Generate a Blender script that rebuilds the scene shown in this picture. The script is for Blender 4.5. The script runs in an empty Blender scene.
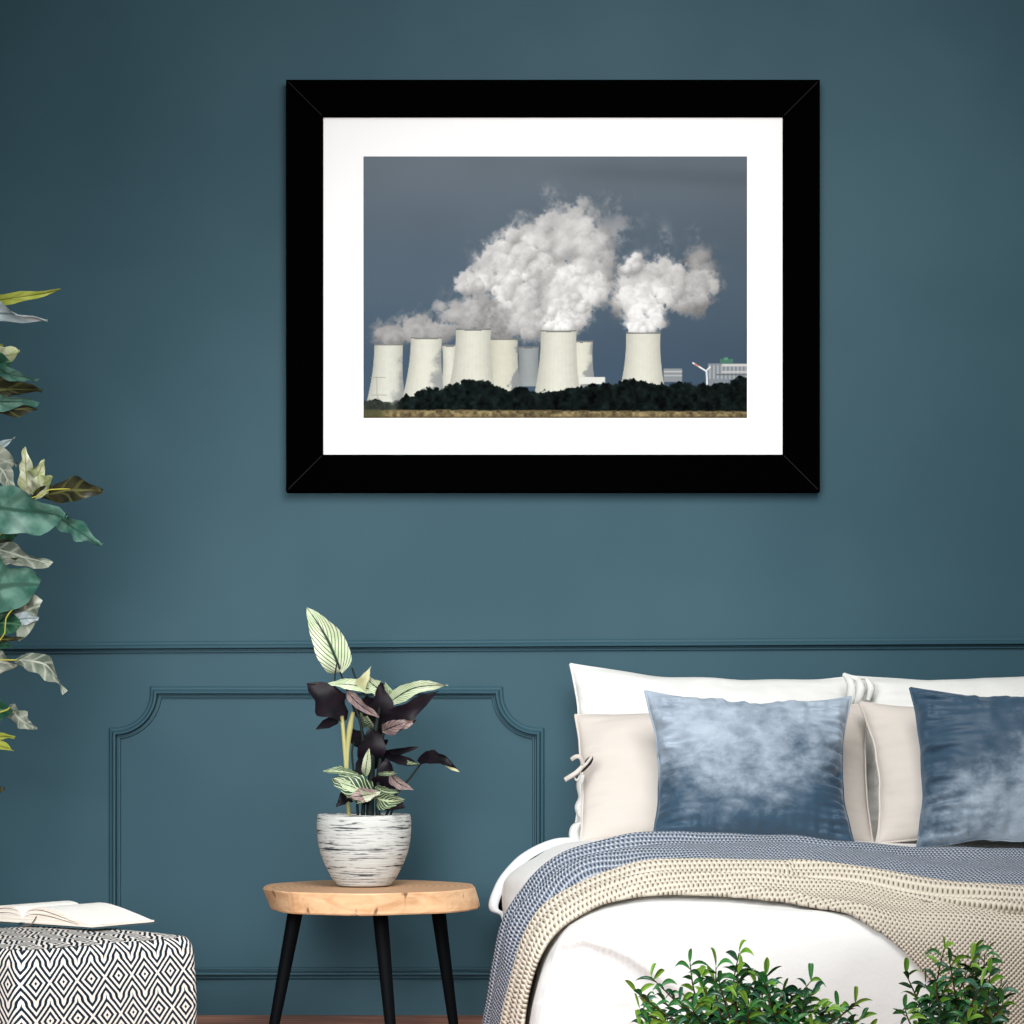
import bpy, math, random
import numpy as np
from mathutils import Vector, noise

random.seed(7)
PI = math.pi
SC = bpy.context.scene
COL = SC.collection

# ------------------------------------------------------------------ survey
# camera: level, 6.7 m in front of the wall, lens centre 0.79 m above the floor
F, D, CZ = 2300.0, 6.7, 0.79


def P(px, py, d):
    """point whose sight line is (px, py) at distance d in front of the camera"""
    s = F / d
    return Vector(((px - 512) / s, d - D, CZ - (py - 744) / s))


def R(v):
    return math.radians(v)


# ------------------------------------------------------------------ mesh builder
class MB:
    def __init__(self):
        self.v, self.f, self.uv, self.mi = [], [], [], []

    def face(self, idx, uvs=None, mi=0):
        self.f.append(tuple(idx))
        self.uv.append(uvs or [(0, 0)] * len(idx))
        self.mi.append(mi)

    def grid(self, pts, uvs=None, mi=0, closed=False, flip=False):
        n, m = len(pts), len(pts[0])
        o = len(self.v)
        for r in pts:
            for p in r:
                self.v.append(tuple(p))
        if uvs is None:
            uvs = [[(i / (n - 1), j / max(1, m - 1)) for j in range(m)] for i in range(n)]
        mm = m if closed else m - 1
        for i in range(n - 1):
            for j in range(mm):
                k = (j + 1) % m
                q = [(i, j), (i + 1, j), (i + 1, k), (i, k)]
                if flip:
                    q.reverse()
                self.face([o + a * m + b for a, b in q], [uvs[a][b] for a, b in q], mi)

    def box(self, lo, hi, mi=0):
        x0, y0, z0 = lo
        x1, y1, z1 = hi
        o = len(self.v)
        self.v += [(x0, y0, z0), (x1, y0, z0), (x1, y1, z0), (x0, y1, z0),
                   (x0, y0, z1), (x1, y0, z1), (x1, y1, z1), (x0, y1, z1)]
        for q in ((3, 2, 1, 0), (4, 5, 6, 7), (0, 1, 5, 4), (1, 2, 6, 5), (2, 3, 7, 6), (3, 0, 4, 7)):
            self.face([o + i for i in q], [(0, 0), (1, 0), (1, 1), (0, 1)], mi)

    def tube(self, pts, rad, n=8, mi=0, caps=True):
        pts = [Vector(p) for p in pts]
        if not hasattr(rad, '__len__'):
            rad = [rad] * len(pts)
        rings = []
        up = Vector((0.13, 0.31, 0.94)).normalized()
        for i, p in enumerate(pts):
            t = (pts[min(i + 1, len(pts) - 1)] - pts[max(i - 1, 0)]).normalized()
            if abs(t.dot(up)) > .97:
                up = Vector((1, .1, 0)).normalized()
            a = t.cross(up).normalized()
            b = t.cross(a).normalized()
            rings.append([p + (a * math.cos(2 * PI * k / n) + b * math.sin(2 * PI * k / n)) * rad[i] for k in range(n)])
        o = len(self.v)
        self.grid(rings, mi=mi, closed=True, flip=True)
        if caps:
            self.face([o + k for k in range(n)], None, mi)
            L = o + (len(pts) - 1) * n
            self.face([L + n - 1 - k for k in range(n)], None, mi)

    def lathe(self, prof, c, n=64, mi=0):
        rings = []
        for r, z in prof:
            rings.append([Vector((c[0] + r * math.cos(2 * PI * k / n), c[1] + r * math.sin(2 * PI * k / n), c[2] + z)) for k in range(n)])
        self.grid(rings, mi=mi, closed=True, flip=True)

    def build(self, name, mats, parent=None, smooth=True, loc=None):
        me = bpy.data.meshes.new(name)
        vv = self.v
        if loc is not None:
            vv = [(a - loc[0], b - loc[1], c - loc[2]) for a, b, c in vv]
        me.from_pydata(vv, [], self.f)
        uvl = me.uv_layers.new(name='UVMap')
        flat = [c for u in self.uv for p in u for c in p]
        uvl.data.foreach_set('uv', flat)
        if not isinstance(mats, (list, tuple)):
            mats = [mats]
        for m in mats:
            me.materials.append(m)
        me.polygons.foreach_set('material_index', self.mi)
        me.polygons.foreach_set('use_smooth', [smooth] * len(self.f))
        me.update()
        o = bpy.data.objects.new(name, me)
        COL.objects.link(o)
        if parent is not None:
            o.parent = parent
            if loc is None:
                o.location = -parent.location
        elif loc is not None:
            o.location = loc
        return o


def tag(o, label=None, cat=None, group=None, kind=None):
    for k, v in (('label', label), ('category', cat), ('group', group), ('kind', kind)):
        if v:
            o[k] = v
    return o


def thing(name, loc, label, cat, group=None):
    o = bpy.data.objects.new(name, None)
    o.empty_display_size = .05
    COL.objects.link(o)
    o.location = loc
    return tag(o, label, cat, group)


def bevel(o, w, seg=2):
    m = o.modifiers.new('bevel', 'BEVEL')
    m.width = w
    m.segments = seg
    m.limit_method = 'ANGLE'
    m.angle_limit = R(40)
    return o


# ------------------------------------------------------------------ materials
def lin(r, g, b):
    def c(x):
        x /= 255
        return x / 12.92 if x <= .04045 else ((x + .055) / 1.055) ** 2.4
    return (c(r), c(g), c(b), 1)


class NT:
    def __init__(self, name):
        self.m = bpy.data.materials.new(name)
        self.m.use_nodes = True
        self.t = self.m.node_tree
        self.b = self.t.nodes['Principled BSDF']

    def node(self, k, **kw):
        n = self.t.nodes.new(k)
        for a, b in kw.items():
            setattr(n, a, b)
        return n

    def put(self, sock, v):
        if isinstance(v, (int, float)):
            sock.default_value = v
        elif isinstance(v, (tuple, list)):
            sock.default_value = v
        else:
            self.t.links.new(v, sock)

    def M(self, op, a, b=None, c=None):
        n = self.node('ShaderNodeMath', operation=op)
        self.put(n.inputs[0], a)
        if b is not None:
            self.put(n.inputs[1], b)
        if c is not None:
            self.put(n.inputs[2], c)
        return n.outputs[0]

    def mix(self, f, a, b):
        n = self.node('ShaderNodeMix', data_type='RGBA')
        self.put(n.inputs['Factor'], f)
        self.put(n.inputs['A'], a)
        self.put(n.inputs['B'], b)
        return n.outputs['Result']

    def ss(self, x, lo, hi):
        n = self.node('ShaderNodeMapRange', interpolation_type='SMOOTHSTEP')
        self.put(n.inputs['Value'], x)
        n.inputs['From Min'].default_value = lo
        n.inputs['From Max'].default_value = hi
        return n.outputs['Result']

    def coord(self, which='Object', scale=(1, 1, 1)):
        tc = self.node('ShaderNodeTexCoord')
        mp = self.node('ShaderNodeMapping')
        self.t.links.new(tc.outputs[which], mp.inputs['Vector'])
        mp.inputs['Scale'].default_value = scale
        return mp.outputs['Vector']

    def uv(self):
        tc = self.node('ShaderNodeTexCoord')
        s = self.node('ShaderNodeSeparateXYZ')
        self.t.links.new(tc.outputs['UV'], s.inputs[0])
        return s.outputs[0], s.outputs[1]

    def noise(self, vec, scale, detail=3, rough=.5, dist=0):
        n = self.node('ShaderNodeTexNoise')
        self.put(n.inputs['Vector'], vec)
        n.inputs['Scale'].default_value = scale
        n.inputs['Detail'].default_value = detail
        n.inputs['Roughness'].default_value = rough
        n.inputs['Distortion'].default_value = dist
        return n.outputs['Fac']

    def bump(self, h, strength=.3, dist=.01):
        n = self.node('ShaderNodeBump')
        self.put(n.inputs['Height'], h)
        n.inputs['Strength'].default_value = strength
        n.inputs['Distance'].default_value = dist
        self.t.links.new(n.outputs[0], self.b.inputs['Normal'])

    def fin(self, col, rough=.7, spec=.3, **kw):
        self.put(self.b.inputs['Base Color'], col)
        self.put(self.b.inputs['Roughness'], rough)
        self.put(self.b.inputs['Specular IOR Level'], spec)
        for k, v in kw.items():
            self.put(self.b.inputs[k.replace('_', ' ')], v)
        return self.m


def plain(name, c, rough=.7, spec=.3, var=.0, vs=8):
    t = NT(name)
    if var:
        f = t.noise(t.coord(), vs, 4)
        a = tuple(x * (1 - var) for x in c[:3]) + (1,)
        b = tuple(min(1, x * (1 + var)) for x in c[:3]) + (1,)
        return t.fin(t.mix(f, a, b), rough, spec)
    return t.fin(c, rough, spec)


def wall_mat():
    t = NT('teal_wall_paint')
    v = t.coord()
    f = t.noise(v, 1.1, 3, .55)
    g = t.noise(v, 60, 3, .6)
    c = t.mix(t.ss(f, .3, .7), (.025, .074, .101, 1), (.036, .093, .121, 1))
    t.bump(g, .12, .002)
    return t.fin(c, .62, .25)


M_WALL = wall_mat()


def floor_mat():
    t = NT('brown_wood_floor')
    v = t.coord(scale=(1, 14, 1))
    f = t.noise(v, 3.0, 5, .6, .6)
    c = t.mix(t.ss(f, .35, .68), lin(140, 92, 74), lin(196, 142, 118))
    return t.fin(c, .5, .3)


M_FLOOR = floor_mat()
M_BLACKFRAME = plain('matt_black_frame', (.0006, .0006, .0006, 1), 1.0, .0)
M_MITRE = plain('mitre_line', (.012, .012, .012, 1), 1.0, 0)
M_MAT = plain('white_mount_board', (.97, .97, .97, 1), .9, .0)


def art_mat():
    t = NT('printed_photograph')
    a = t.node('ShaderNodeVertexColor', layer_name='Col')
    return t.fin(a.outputs['Color'], .9, 0)


M_ART = art_mat()


def fabric(name, c1, c2, scale=90, rough=.9, wr=.15, big=6):
    t = NT(name)
    v = t.coord()
    f = t.noise(v, big, 4, .55)
    g = t.noise(v, scale, 2, .6)
    t.bump(t.M('ADD', t.M('MULTIPLY', f, 2.0), t.M('MULTIPLY', g, .25)), wr, .01)
    return t.fin(t.mix(f, c1, c2), rough, .15)


M_DUVET = fabric('white_cotton', (.76, .755, .735, 1), (.82, .815, .80, 1), 120, .9, .22, 7)
M_SHEET = fabric('grey_white_sheet', (.62, .66, .68, 1), (.72, .75, .77, 1), 120, .9, .2, 7)
M_PILLOW_W = fabric('white_linen', (.69, .695, .67, 1), (.75, .75, .725, 1), 160, .9, .3, 9)
M_PILLOW_B = fabric('beige_linen', (.54, .495, .45, 1), (.61, .56, .515, 1), 220, .9, .15, 6)
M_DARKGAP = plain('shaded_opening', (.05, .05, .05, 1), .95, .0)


def velvet(name, gx, gz, g0, off):
    """crushed velvet; light and shade across the cushion are painted in as a colour gradient"""
    t = NT(name)
    tc = t.node('ShaderNodeTexCoord')
    mp = t.node('ShaderNodeMapping')
    t.t.links.new(tc.outputs['Object'], mp.inputs['Vector'])
    mp.inputs['Location'].default_value = off
    mp.inputs['Scale'].default_value = (1, 1, 1.5)
    v = mp.outputs['Vector']
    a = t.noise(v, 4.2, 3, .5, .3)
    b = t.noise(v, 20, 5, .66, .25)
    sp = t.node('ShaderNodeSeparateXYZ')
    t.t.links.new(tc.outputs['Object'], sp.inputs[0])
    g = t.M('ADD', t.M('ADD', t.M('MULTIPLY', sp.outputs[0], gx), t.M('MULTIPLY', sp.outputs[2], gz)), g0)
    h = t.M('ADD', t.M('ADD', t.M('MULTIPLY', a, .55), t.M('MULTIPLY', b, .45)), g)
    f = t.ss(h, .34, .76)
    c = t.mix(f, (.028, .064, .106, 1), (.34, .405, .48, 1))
    w = t.noise(v, 260, 2)
    t.bump(t.M('ADD', b, t.M('MULTIPLY', w, .15)), .3, .008)
    return t.fin(c, .55, .35, Sheen_Weight=.35, Sheen_Roughness=.4, Sheen_Tint=(.72, .82, .95, 1))


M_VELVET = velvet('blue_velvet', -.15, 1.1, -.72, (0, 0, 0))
M_VELVET2 = velvet('blue_velvet_diagonal_shade', 1.1, -1.0, -.66, (2.3, 1.1, 4))  # same two blues, with the painted shade running diagonally



def knit(name, yarn, hole, pu, pv, sharp, bstr):
    """staggered stitches, u and v in metres"""
    t = NT(name)
    u, v = t.uv()
    nz = t.noise(t.coord(), 14, 2)
    uu = t.M('ADD', u, t.M('MULTIPLY', nz, .01))
    su = t.M('SINE', t.M('MULTIPLY', uu, 2 * PI / pu))
    sv = t.M('SINE', t.M('MULTIPLY', v, 2 * PI / pv))
    pr = t.M('MULTIPLY', su, sv)
    f = t.ss(pr, sharp[0], sharp[1])
    c = t.mix(f, yarn, hole)
    t.bump(t.M('MULTIPLY', pr, -1.0), bstr, .006)
    return t.fin(c, .9, .15)


M_KNIT_BLUE = knit('slate_blue_knit', (.44, .485, .56, 1), (.05, .085, .16, 1), .0085, .0085, (.10, .80), .9)
M_KNIT_CREAM = knit('cream_knit', (.69, .625, .52, 1), (.15, .11, .07, 1), .0105, .0100, (.35, .85), .6)


def pouf_mat():
    t = NT('black_white_zigzag_weave')
    u, v = t.uv()
    nz = t.noise(t.coord(), 6, 2)
    u = t.M('ADD', u, t.M('MULTIPLY', nz, .02))
    A = .0385      # horizontal distance between lozenge centres
    B = .086      # vertical
    p = t.M('DIVIDE', t.M('PINGPONG', u, A), A)
    q = t.M('DIVIDE', t.M('PINGPONG', v, B), B)
    # stepped shift near the row borders
    j = t.ss(q, .40, .58)
    d = t.M('ADD', t.M('MULTIPLY', p, 2.5), t.M('ADD', t.M('MULTIPLY', q, 5.0), t.M('MULTIPLY', j, -.5)))
    s = t.M('COSINE', t.M('MULTIPLY', d, -2 * PI))
    s = t.M('MULTIPLY', s, -1.0)
    w = t.noise(t.coord(), 420, 1)
    s = t.M('ADD', s, t.M('MULTIPLY', t.M('SUBTRACT', w, .5), .9))
    f = t.ss(s, -.12, .22)
    c = t.mix(f, (.008, .018, .030, 1), (.80, .75, .69, 1))
    t.bump(f, .35, .003)
    return t.fin(c, .9, .1)


M_POUF = pouf_mat()


def wood_mat():
    t = NT('pale_live_edge_wood')
    v = t.coord(scale=(3, 3, 9))
    f = t.noise(v, 3.5, 5, .6, 1.0)
    k = t.noise(t.coord(scale=(9, 9, 3.2)), 2.3, 3, .5)
    dots = t.ss(k, .60, .655)
    c = t.mix(t.ss(f, .3, .7), lin(206, 158, 116), lin(234, 194, 152))
    c = t.mix(t.M('MULTIPLY', dots, .8), c, lin(92, 56, 36))
    t.bump(f, .15, .004)
    return t.fin(c, .55, .3)


M_WOOD = wood_mat()


def woodtop_mat():
    t = NT('sawn_wood_top')
    tc = t.node('ShaderNodeTexCoord')
    ln = t.node('ShaderNodeVectorMath', operation='LENGTH')
    t.t.links.new(tc.outputs['Object'], ln.inputs[0])
    nz = t.noise(t.coord(), 5, 3)
    r = t.M('ADD', ln.outputs['Value'], t.M('MULTIPLY', nz, .05))
    s = t.M('SINE', t.M('MULTIPLY', r, 330))
    c = t.mix(t.ss(s, -1, 1), lin(188, 146, 112), lin(206, 166, 130))
    return t.fin(c, .6, .25)


M_WOODTOP = woodtop_mat()
M_BLACKWOOD = plain('black_stained_wood', (.001, .002, .003, 1), .7, .08)


def pot_mat():
    t = NT('whitewashed_ribbed_ceramic')
    v = t.coord(scale=(.55, .55, 17))
    f = t.noise(v, 9, 4, .72, .3)
    v2 = t.coord(scale=(.7, .7, 12))
    g = t.noise(v2, 20, 3, .6, .2)
    k = t.M('MAXIMUM', t.ss(f, .555, .615), t.M('MULTIPLY', t.ss(g, .57, .64), .8))
    c = t.mix(k, (.54, .55, .53, 1), (.020, .028, .036, 1))
    t.bump(t.M('MULTIPLY', f, -1), .5, .006)
    return t.fin(c, .75, .25)


M_POT = pot_mat()
M_SOIL = plain('dark_soil', (.02, .015, .012, 1), .95, .1, .4, 60)
M_PAPER = plain('cream_paper', (.90, .88, .83, 1), .85, .1, .05, 30)


def pagestack():
    t = NT('page_edges')
    v = t.coord(scale=(1, 1, 60))
    f = t.noise(v, 8, 2)
    return t.fin(t.mix(t.ss(f, .4, .6), (.78, .68, .58, 1), (.90, .83, .74, 1)), .85, .1)


M_EDGES = pagestack()
M_BOOKCOVER = plain('dark_teal_book_cover', lin(60, 84, 92), .6, .3)
M_RIBBON = plain('thin_brown_ribbon', lin(110, 88, 80), .7, .2)


def leafm(name, c1, c2, rough=.4, spec=.4, vein=None, vn=9, vk=.5, wid=.25, trans=.0, slope=.35):
    """veins: dark midrib and slanted side stripes, UV u along the leaf, v across (0..1)"""
    t = NT(name)
    u, v = t.uv()
    f = t.noise(t.coord(), 22, 3)
    c = t.mix(t.ss(f, .3, .7), c1, c2)
    if vein:
        a = t.M('ABSOLUTE', t.M('SUBTRACT', v, .5))
        w = t.M('SINE', t.M('MULTIPLY', t.M('SUBTRACT', u, t.M('MULTIPLY', a, slope)), 2 * PI * vn))
        st = t.ss(w, 1 - 2 * wid, 1.0)
        mid = t.M('SUBTRACT', 1.0, t.ss(a, .02, .07))
        c = t.mix(t.M('MULTIPLY', t.M('MAXIMUM', t.M('MULTIPLY', st, vk), mid), 1.0), c, vein)
    return t.fin(c, rough, spec)


# ------------------------------------------------------------------ room shell
mb = MB()
mb.box((-4.5, 0, -.0), (4.8, .12, 3.4))
tag(mb.build('wall_back', M_WALL, smooth=False), 'deep teal painted bedroom wall', kind='structure')
mb = MB()
mb.box((-2.35, -3.6, 0), (-2.25, 0, 3.4))
tag(mb.build('wall_left_blocker', M_WALL, smooth=False), kind='structure')  # unseen wall, added to dim the ambient light from the left
mb = MB()
mb.box((-4.5, -7.5, -.1), (4.8, .12, 0))
tag(mb.build('floor', M_FLOOR, smooth=False), kind='structure')

# moulding profile: (across, out)
PROF = [(-.018, 0), (-.018, .006), (-.0135, .011), (-.0085, .0115), (-.0070, .0185), (-.0020, .0250),
        (.0030, .0240), (.0046, .0150), (.0056, .0030), (.0098, .0025), (.0112, .0090), (.0150, .0085), (.0165, 0)]


def moulding(path, closed=False):
    """path of (x, z); profile across = to the right hand of travel (outer side +)"""
    rows = []
    n = len(path)
    for i, (x, z) in enumerate(path):
        if closed:
            p0, p1 = path[(i - 1) % n], path[(i + 1) % n]
        else:
            p0, p1 = path[max(i - 1, 0)], path[min(i + 1, n - 1)]
        d0 = Vector((x - p0[0], z - p0[1]))
        d1 = Vector((p1[0] - x, p1[1] - z))
        if d0.length < 1e-6:
            d0 = d1
        if d1.length < 1e-6:
            d1 = d0
        d0.normalize()
        d1.normalize()
        n0 = Vector((d0.y, -d0.x))
        n1 = Vector((d1.y, -d1.x))
        m = (n0 + n1)
        m = m / max(.3, m.dot(n0))
        rows.append([Vector((x + m.x * a, -o, z + m.y * a)) for a, o in PROF])
    return rows


def zw(py):
    return CZ - (py - 744) / (F / D)


def xw(px):
    return (px - 512) / (F / D)


mb = MB()
rows = moulding([(-4.4, zw(653.6)), (4.7, zw(637.2))])
mb.grid(rows)
tag(mb.build('trim_1', M_WALL, smooth=False), 'long horizontal teal chair rail moulding across the wall', kind='structure')

# panel with scooped corners
xl, xr, zt, zb = xw(115.5), xw(538), zw(692.5), zw(973)
r = 41 / (F / D)
path = []


def arc(cx, cz, a0, a1, n=14):
    return [(cx + r * math.cos(R(a0 + (a1 - a0) * i / n)), cz + r * math.sin(R(a0 + (a1 - a0) * i / n))) for i in range(n + 1)]


path += arc(xl, zt, 270, 360)                       # top left scoop
path += arc(xr, zt, 180, 270)                       # top right
path += arc(xr, zb, 90, 180)
path += arc(xl, zb, 0, 90)
path.append(path[0])
# insert crisp mitres: duplicate handling through miter limit
rows = moulding(path[:-1], closed=True)
rows.append(rows[0])
mb = MB()
mb.grid(rows, flip=True)
tag(mb.build('trim_2', M_WALL, smooth=False), 'teal wall panel moulding with scooped corners', kind='structure')

# ------------------------------------------------------------------ framed photograph
FD = D - .045
ftl, fbr = P(286, 79.5, FD), P(820, 491.5, FD)
itl, ibr = P(323, 116.5, FD), P(783, 454.5, FD)
fr = thing('picture_frame', ((ftl.x + fbr.x) / 2, 0, fbr.z),
           'large black framed photograph of steaming cooling towers hanging on the teal wall', 'picture')
yf, yb = FD - D, -.001
co = [Vector((ftl.x, 0, ftl.z)), Vector((fbr.x, 0, ftl.z)), Vector((fbr.x, 0, fbr.z)), Vector((ftl.x, 0, fbr.z))]
ci = [Vector((itl.x, 0, itl.z)), Vector((ibr.x, 0, itl.z)), Vector((ibr.x, 0, ibr.z)), Vector((itl.x, 0, ibr.z))]
mb = MB()
rings = []
for y, cs in ((yb, co), (yf + .002, co), (yf, [a.lerp(b, .03) for a, b in zip(co, ci)]),
              (yf, [a.lerp(b, .97) for a, b in zip(co, ci)]), (yf + .002, ci), (yf + .02, ci)):
    rings.append([Vector((c.x, y, c.z)) for c in cs])
mb.grid(rings, closed=True)
mb.build('frame', M_BLACKFRAME, fr, smooth=False)
for a, b in zip(co, ci):
    mb = MB()
    dv = (b - a).normalized()
    s = Vector((-dv.z, 0, dv.x)) * .0014
    a2, b2 = a.lerp(b, .06), b.lerp(a, .03)
    q = [a2 - s, b2 - s, b2 + s, a2 + s]
    mb.grid([[Vector((q[0].x, yf - .0006, q[0].z)), Vector((q[3].x, yf - .0006, q[3].z))],
             [Vector((q[1].x, yf - .0006, q[1].z)), Vector((q[2].x, yf - .0006, q[2].z))]])
    mb.build('mitre_joint', M_MITRE, fr, smooth=False)

AX0, AX1, AY0, AY1 = 363.5, 747, 156.5, 418
MD = FD + .012          # mount board plane
mb = MB()
a, b = P(322, 115.5, MD), P(784, 455.5, MD)
mb.box((a.x, MD - D, b.z), (b.x, MD - D + .006, a.z))
mb.build('mount_board', M_MAT, fr, smooth=False)


# --- the photograph: computed colours on a fine flat mesh
def vnoise(shape, cell, seed):
    rng = np.random.RandomState(seed)
    h, w = shape
    gh, gw = int(h / cell) + 3, int(w / cell) + 3
    g = rng.rand(gh, gw)
    y = np.arange(h) / cell
    x = np.arange(w) / cell
    yi, xi = y.astype(int), x.astype(int)
    fy, fx = y - yi, x - xi
    fy, fx = fy * fy * (3 - 2 * fy), fx * fx * (3 - 2 * fx)
    a = g[yi][:, xi]; b = g[yi][:, xi + 1]; c = g[yi + 1][:, xi]; d = g[yi + 1][:, xi + 1]
    fx, fy = fx[None, :], fy[:, None]
    return (a * (1 - fx) + b * fx) * (1 - fy) + (c * (1 - fx) + d * fx) * fy


def fbm(shape, cell, seed, octv=5, gain=.5):
    s, amp, tot = 0, 1, 0
    for i in range(octv):
        s = s + amp * vnoise(shape, max(1.01, cell / 2 ** i), seed + i * 17)
        tot += amp
        amp *= gain
    return s / tot


def sm(x, a, b):
    t = np.clip((x - a) / (b - a), 0, 1)
    return t * t * (3 - 2 * t)


def paint():
    K = 1.3
    W, H = int((AX1 - AX0) * K), int((AY1 - AY0) * K)
    X = AX0 + (np.arange(W) + .5) / W * (AX1 - AX0)
    Y = AY0 + (np.arange(H) + .5) / H * (AY1 - AY0)
    XX, YY = np.meshgrid(X, Y)
    sh = (H, W)
    img = np.zeros((H, W, 3))
    gy = (YY - AY0) / (AY1 - AY0)
    gx = (XX - AX0) / (AX1 - AX0)
    top = np.array([101, 112, 122.]); mid = np.array([83, 98, 112.]); low = np.array([66, 84, 101.])
    t1, t2 = sm(gy, .0, .45)[..., None], sm(gy, .4, .85)[..., None]
    img[:] = (top * (1 - t1) + mid * t1) * (1 - t2) + low * t2
    img *= (1 - .08 * gx)[..., None]
    cl = vnoise((H, W), 60, 3)
    img *= (1 + .06 * (fbm((H, W), 80, 5, 3) - .5) * (1 - gy))[..., None]
    band = np.exp(-((YY - 170 - .05 * (XX - 560)) / 9) ** 2) * sm(XX, 500, 620)
    img *= (1 - .07 * band)[..., None]

    n1 = fbm(sh, 9, 11, 4, .6) - .5
    n2 = fbm(sh, 22, 31, 5, .6) - .5
    n3 = fbm(sh, 5, 47, 3, .6) - .5

    def blend(mask, col):
        img[:] = img * (1 - mask[..., None]) + col * mask[..., None]

    def puff(cx, cy, rr, br, al=.95, soft=.25, tint=(1, .995, .99)):
        x0, x1 = int((cx - rr * 1.5 - AX0) * K), int((cx + rr * 1.5 - AX0) * K)
        y0, y1 = int((cy - rr * 1.5 - AY0) * K), int((cy + rr * 1.5 - AY0) * K)
        x0, y0, x1, y1 = max(0, x0), max(0, y0), min(W, x1), min(H, y1)
        if x1 <= x0 or y1 <= y0:
            return
        sl = (slice(y0, y1), slice(x0, x1))
        dx, dy = (XX[sl] - cx) / rr, (YY[sl] - cy) / rr
        rad = np.sqrt(dx * dx + dy * dy) + n1[sl] * .95 + n3[sl] * .45
        m = sm(1 - rad, 0, soft + .22) * al
        nz = np.sqrt(np.clip(1 - np.clip(rad, 0, 1) ** 2, 0, 1))
        l = .66 + .27 * np.clip(-.55 * dy - .30 * dx + .65 * nz, 0, 1)
        l = l * (1 + n3[sl] * .14 + n1[sl] * .22 + n2[sl] * .25)
        c = (br * l)[..., None] * np.array(tint)
        img[sl] = img[sl] * (1 - m[..., None]) + c * m[..., None]

    rng = random.Random(5)

    def cloud(cx, cy, rx, ry, n, r0, r1, br, brv, al, soft=.25):
        ps = []
        for _ in range(n):
            a = rng.uniform(0, 2 * PI)
            q = math.sqrt(rng.random())
            ps.append((cx + rx * q * math.cos(a), cy + ry * q * math.sin(a)))
        ps.sort(key=lambda p: p[1])
        for x, y in ps[::3]:
            puff(x, y, r1 * 1.5, br * .93, al * .8, .6)
        for x, y in ps:
            puff(x, y, rng.uniform(r0, r1), br + rng.uniform(-brv, brv), al, soft)

    def wisp(cx, cy, rx, ry, al, br=175, ang=0):
        ca, sa = math.cos(ang), math.sin(ang)
        u = ((XX - cx) * ca + (YY - cy) * sa) / rx
        v = (-(XX - cx) * sa + (YY - cy) * ca) / ry
        m = np.exp(-(u * u + v * v) * 1.2) * sm(n2 + .5 * n1, -.10, .28) * al
        blend(np.clip(m, 0, 1), np.array([br, br, br + 2.]))

    # thin high wisps
    wisp(553, 205, 12, 16, .9, 165); wisp(545, 190, 8, 6, .7, 150); wisp(556, 222, 14, 16, .8, 175)
    wisp(612, 235, 16, 26, .75, 160, .5); wisp(612, 203, 14, 16, .7, 150)
    wisp(630, 225, 14, 22, .55, 145, .4); wisp(666, 240, 7, 15, .75, 160, -.2); wisp(648, 255, 10, 9, .6, 155)
    wisp(700, 235, 12, 8, .8, 155, .4); wisp(708, 252, 16, 9, .65, 150, .7)
    wisp(478, 254, 14, 16, .55, 140, .6); wisp(455, 290, 9, 18, .5, 135, .9); wisp(600, 262, 20, 40, .4, 150)
    # left low smoke
    cloud(392, 336, 15, 6, 22, 6, 10, 176, 8, .75, .45)
    cloud(425, 330, 20, 8, 26, 7, 12, 184, 8, .75, .4)
    # main rising mass
    cloud(500, 318, 42, 14, 30, 9, 15, 198, 10, .85)
    cloud(596, 262, 13, 36, 26, 9, 14, 188, 10, .8, .4)
    cloud(548, 262, 44, 34, 60, 9, 17, 216, 12, .9)
    cloud(565, 238, 30, 20, 30, 8, 14, 214, 12, .85, .35)
    cloud(545, 312, 40, 22, 40, 8, 14, 212, 14, .9)
    cloud(504, 272, 22, 26, 34, 7, 13, 226, 10, .9)
    cloud(470, 284, 17, 8, 18, 6, 10, 226, 10, .92)
    cloud(448, 312, 12, 7, 12, 5, 9, 200, 8, .7, .4)
    puff(584, 204, 11, 205, .8, .45); puff(577, 214, 12, 210, .8, .45); puff(592, 212, 9, 190, .6, .5)
    cloud(580, 245, 22, 22, 24, 8, 14, 218, 10, .85, .4)
    cloud(527, 255, 24, 24, 30, 6, 11, 236, 10, .85)
    cloud(515, 292, 20, 20, 26, 6, 11, 232, 12, .85)
    cloud(529, 318, 12, 18, 16, 6, 10, 214, 12, .8)
    # smooth grey steam above the fourth tower
    for x, y, q, bb in ((470, 325, 20, 176), (492, 320, 20, 172), (480, 307, 18, 178), (500, 330, 14, 168), (452, 330, 15, 180), (478, 318, 21, 180), (486, 300, 14, 182)):
        puff(x, y, q, bb, .72, .7)
    # plume of the seventh tower
    cloud(577, 290, 24, 18, 46, 7, 13, 240, 10, .95)
    cloud(568, 312, 18, 12, 30, 6, 10, 244, 8, .95)
    cloud(558, 326, 12, 5, 16, 5, 8, 248, 6, .95)
    cloud(588, 300, 14, 14, 16, 5, 9, 236, 8, .9)
    # right plume
    cloud(700, 262, 12, 10, 14, 5, 10, 168, 8, .55, .5)
    cloud(618, 303, 8, 12, 10, 5, 9, 176, 8, .6, .5)
    cloud(688, 290, 26, 17, 44, 7, 13, 200, 10, .88)
    cloud(705, 294, 13, 11, 16, 6, 10, 192, 10, .8, .35)
    cloud(655, 282, 30, 14, 44, 7, 12, 222, 10, .93)
    cloud(633, 267, 7, 10, 10, 5, 8, 226, 8, .92)
    cloud(648, 300, 24, 14, 40, 6, 11, 240, 8, .95)
    cloud(646, 318, 16, 10, 30, 5, 9, 246, 6, .95)
    cloud(640, 328, 13, 4, 14, 4, 6, 248, 5, .95)

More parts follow.
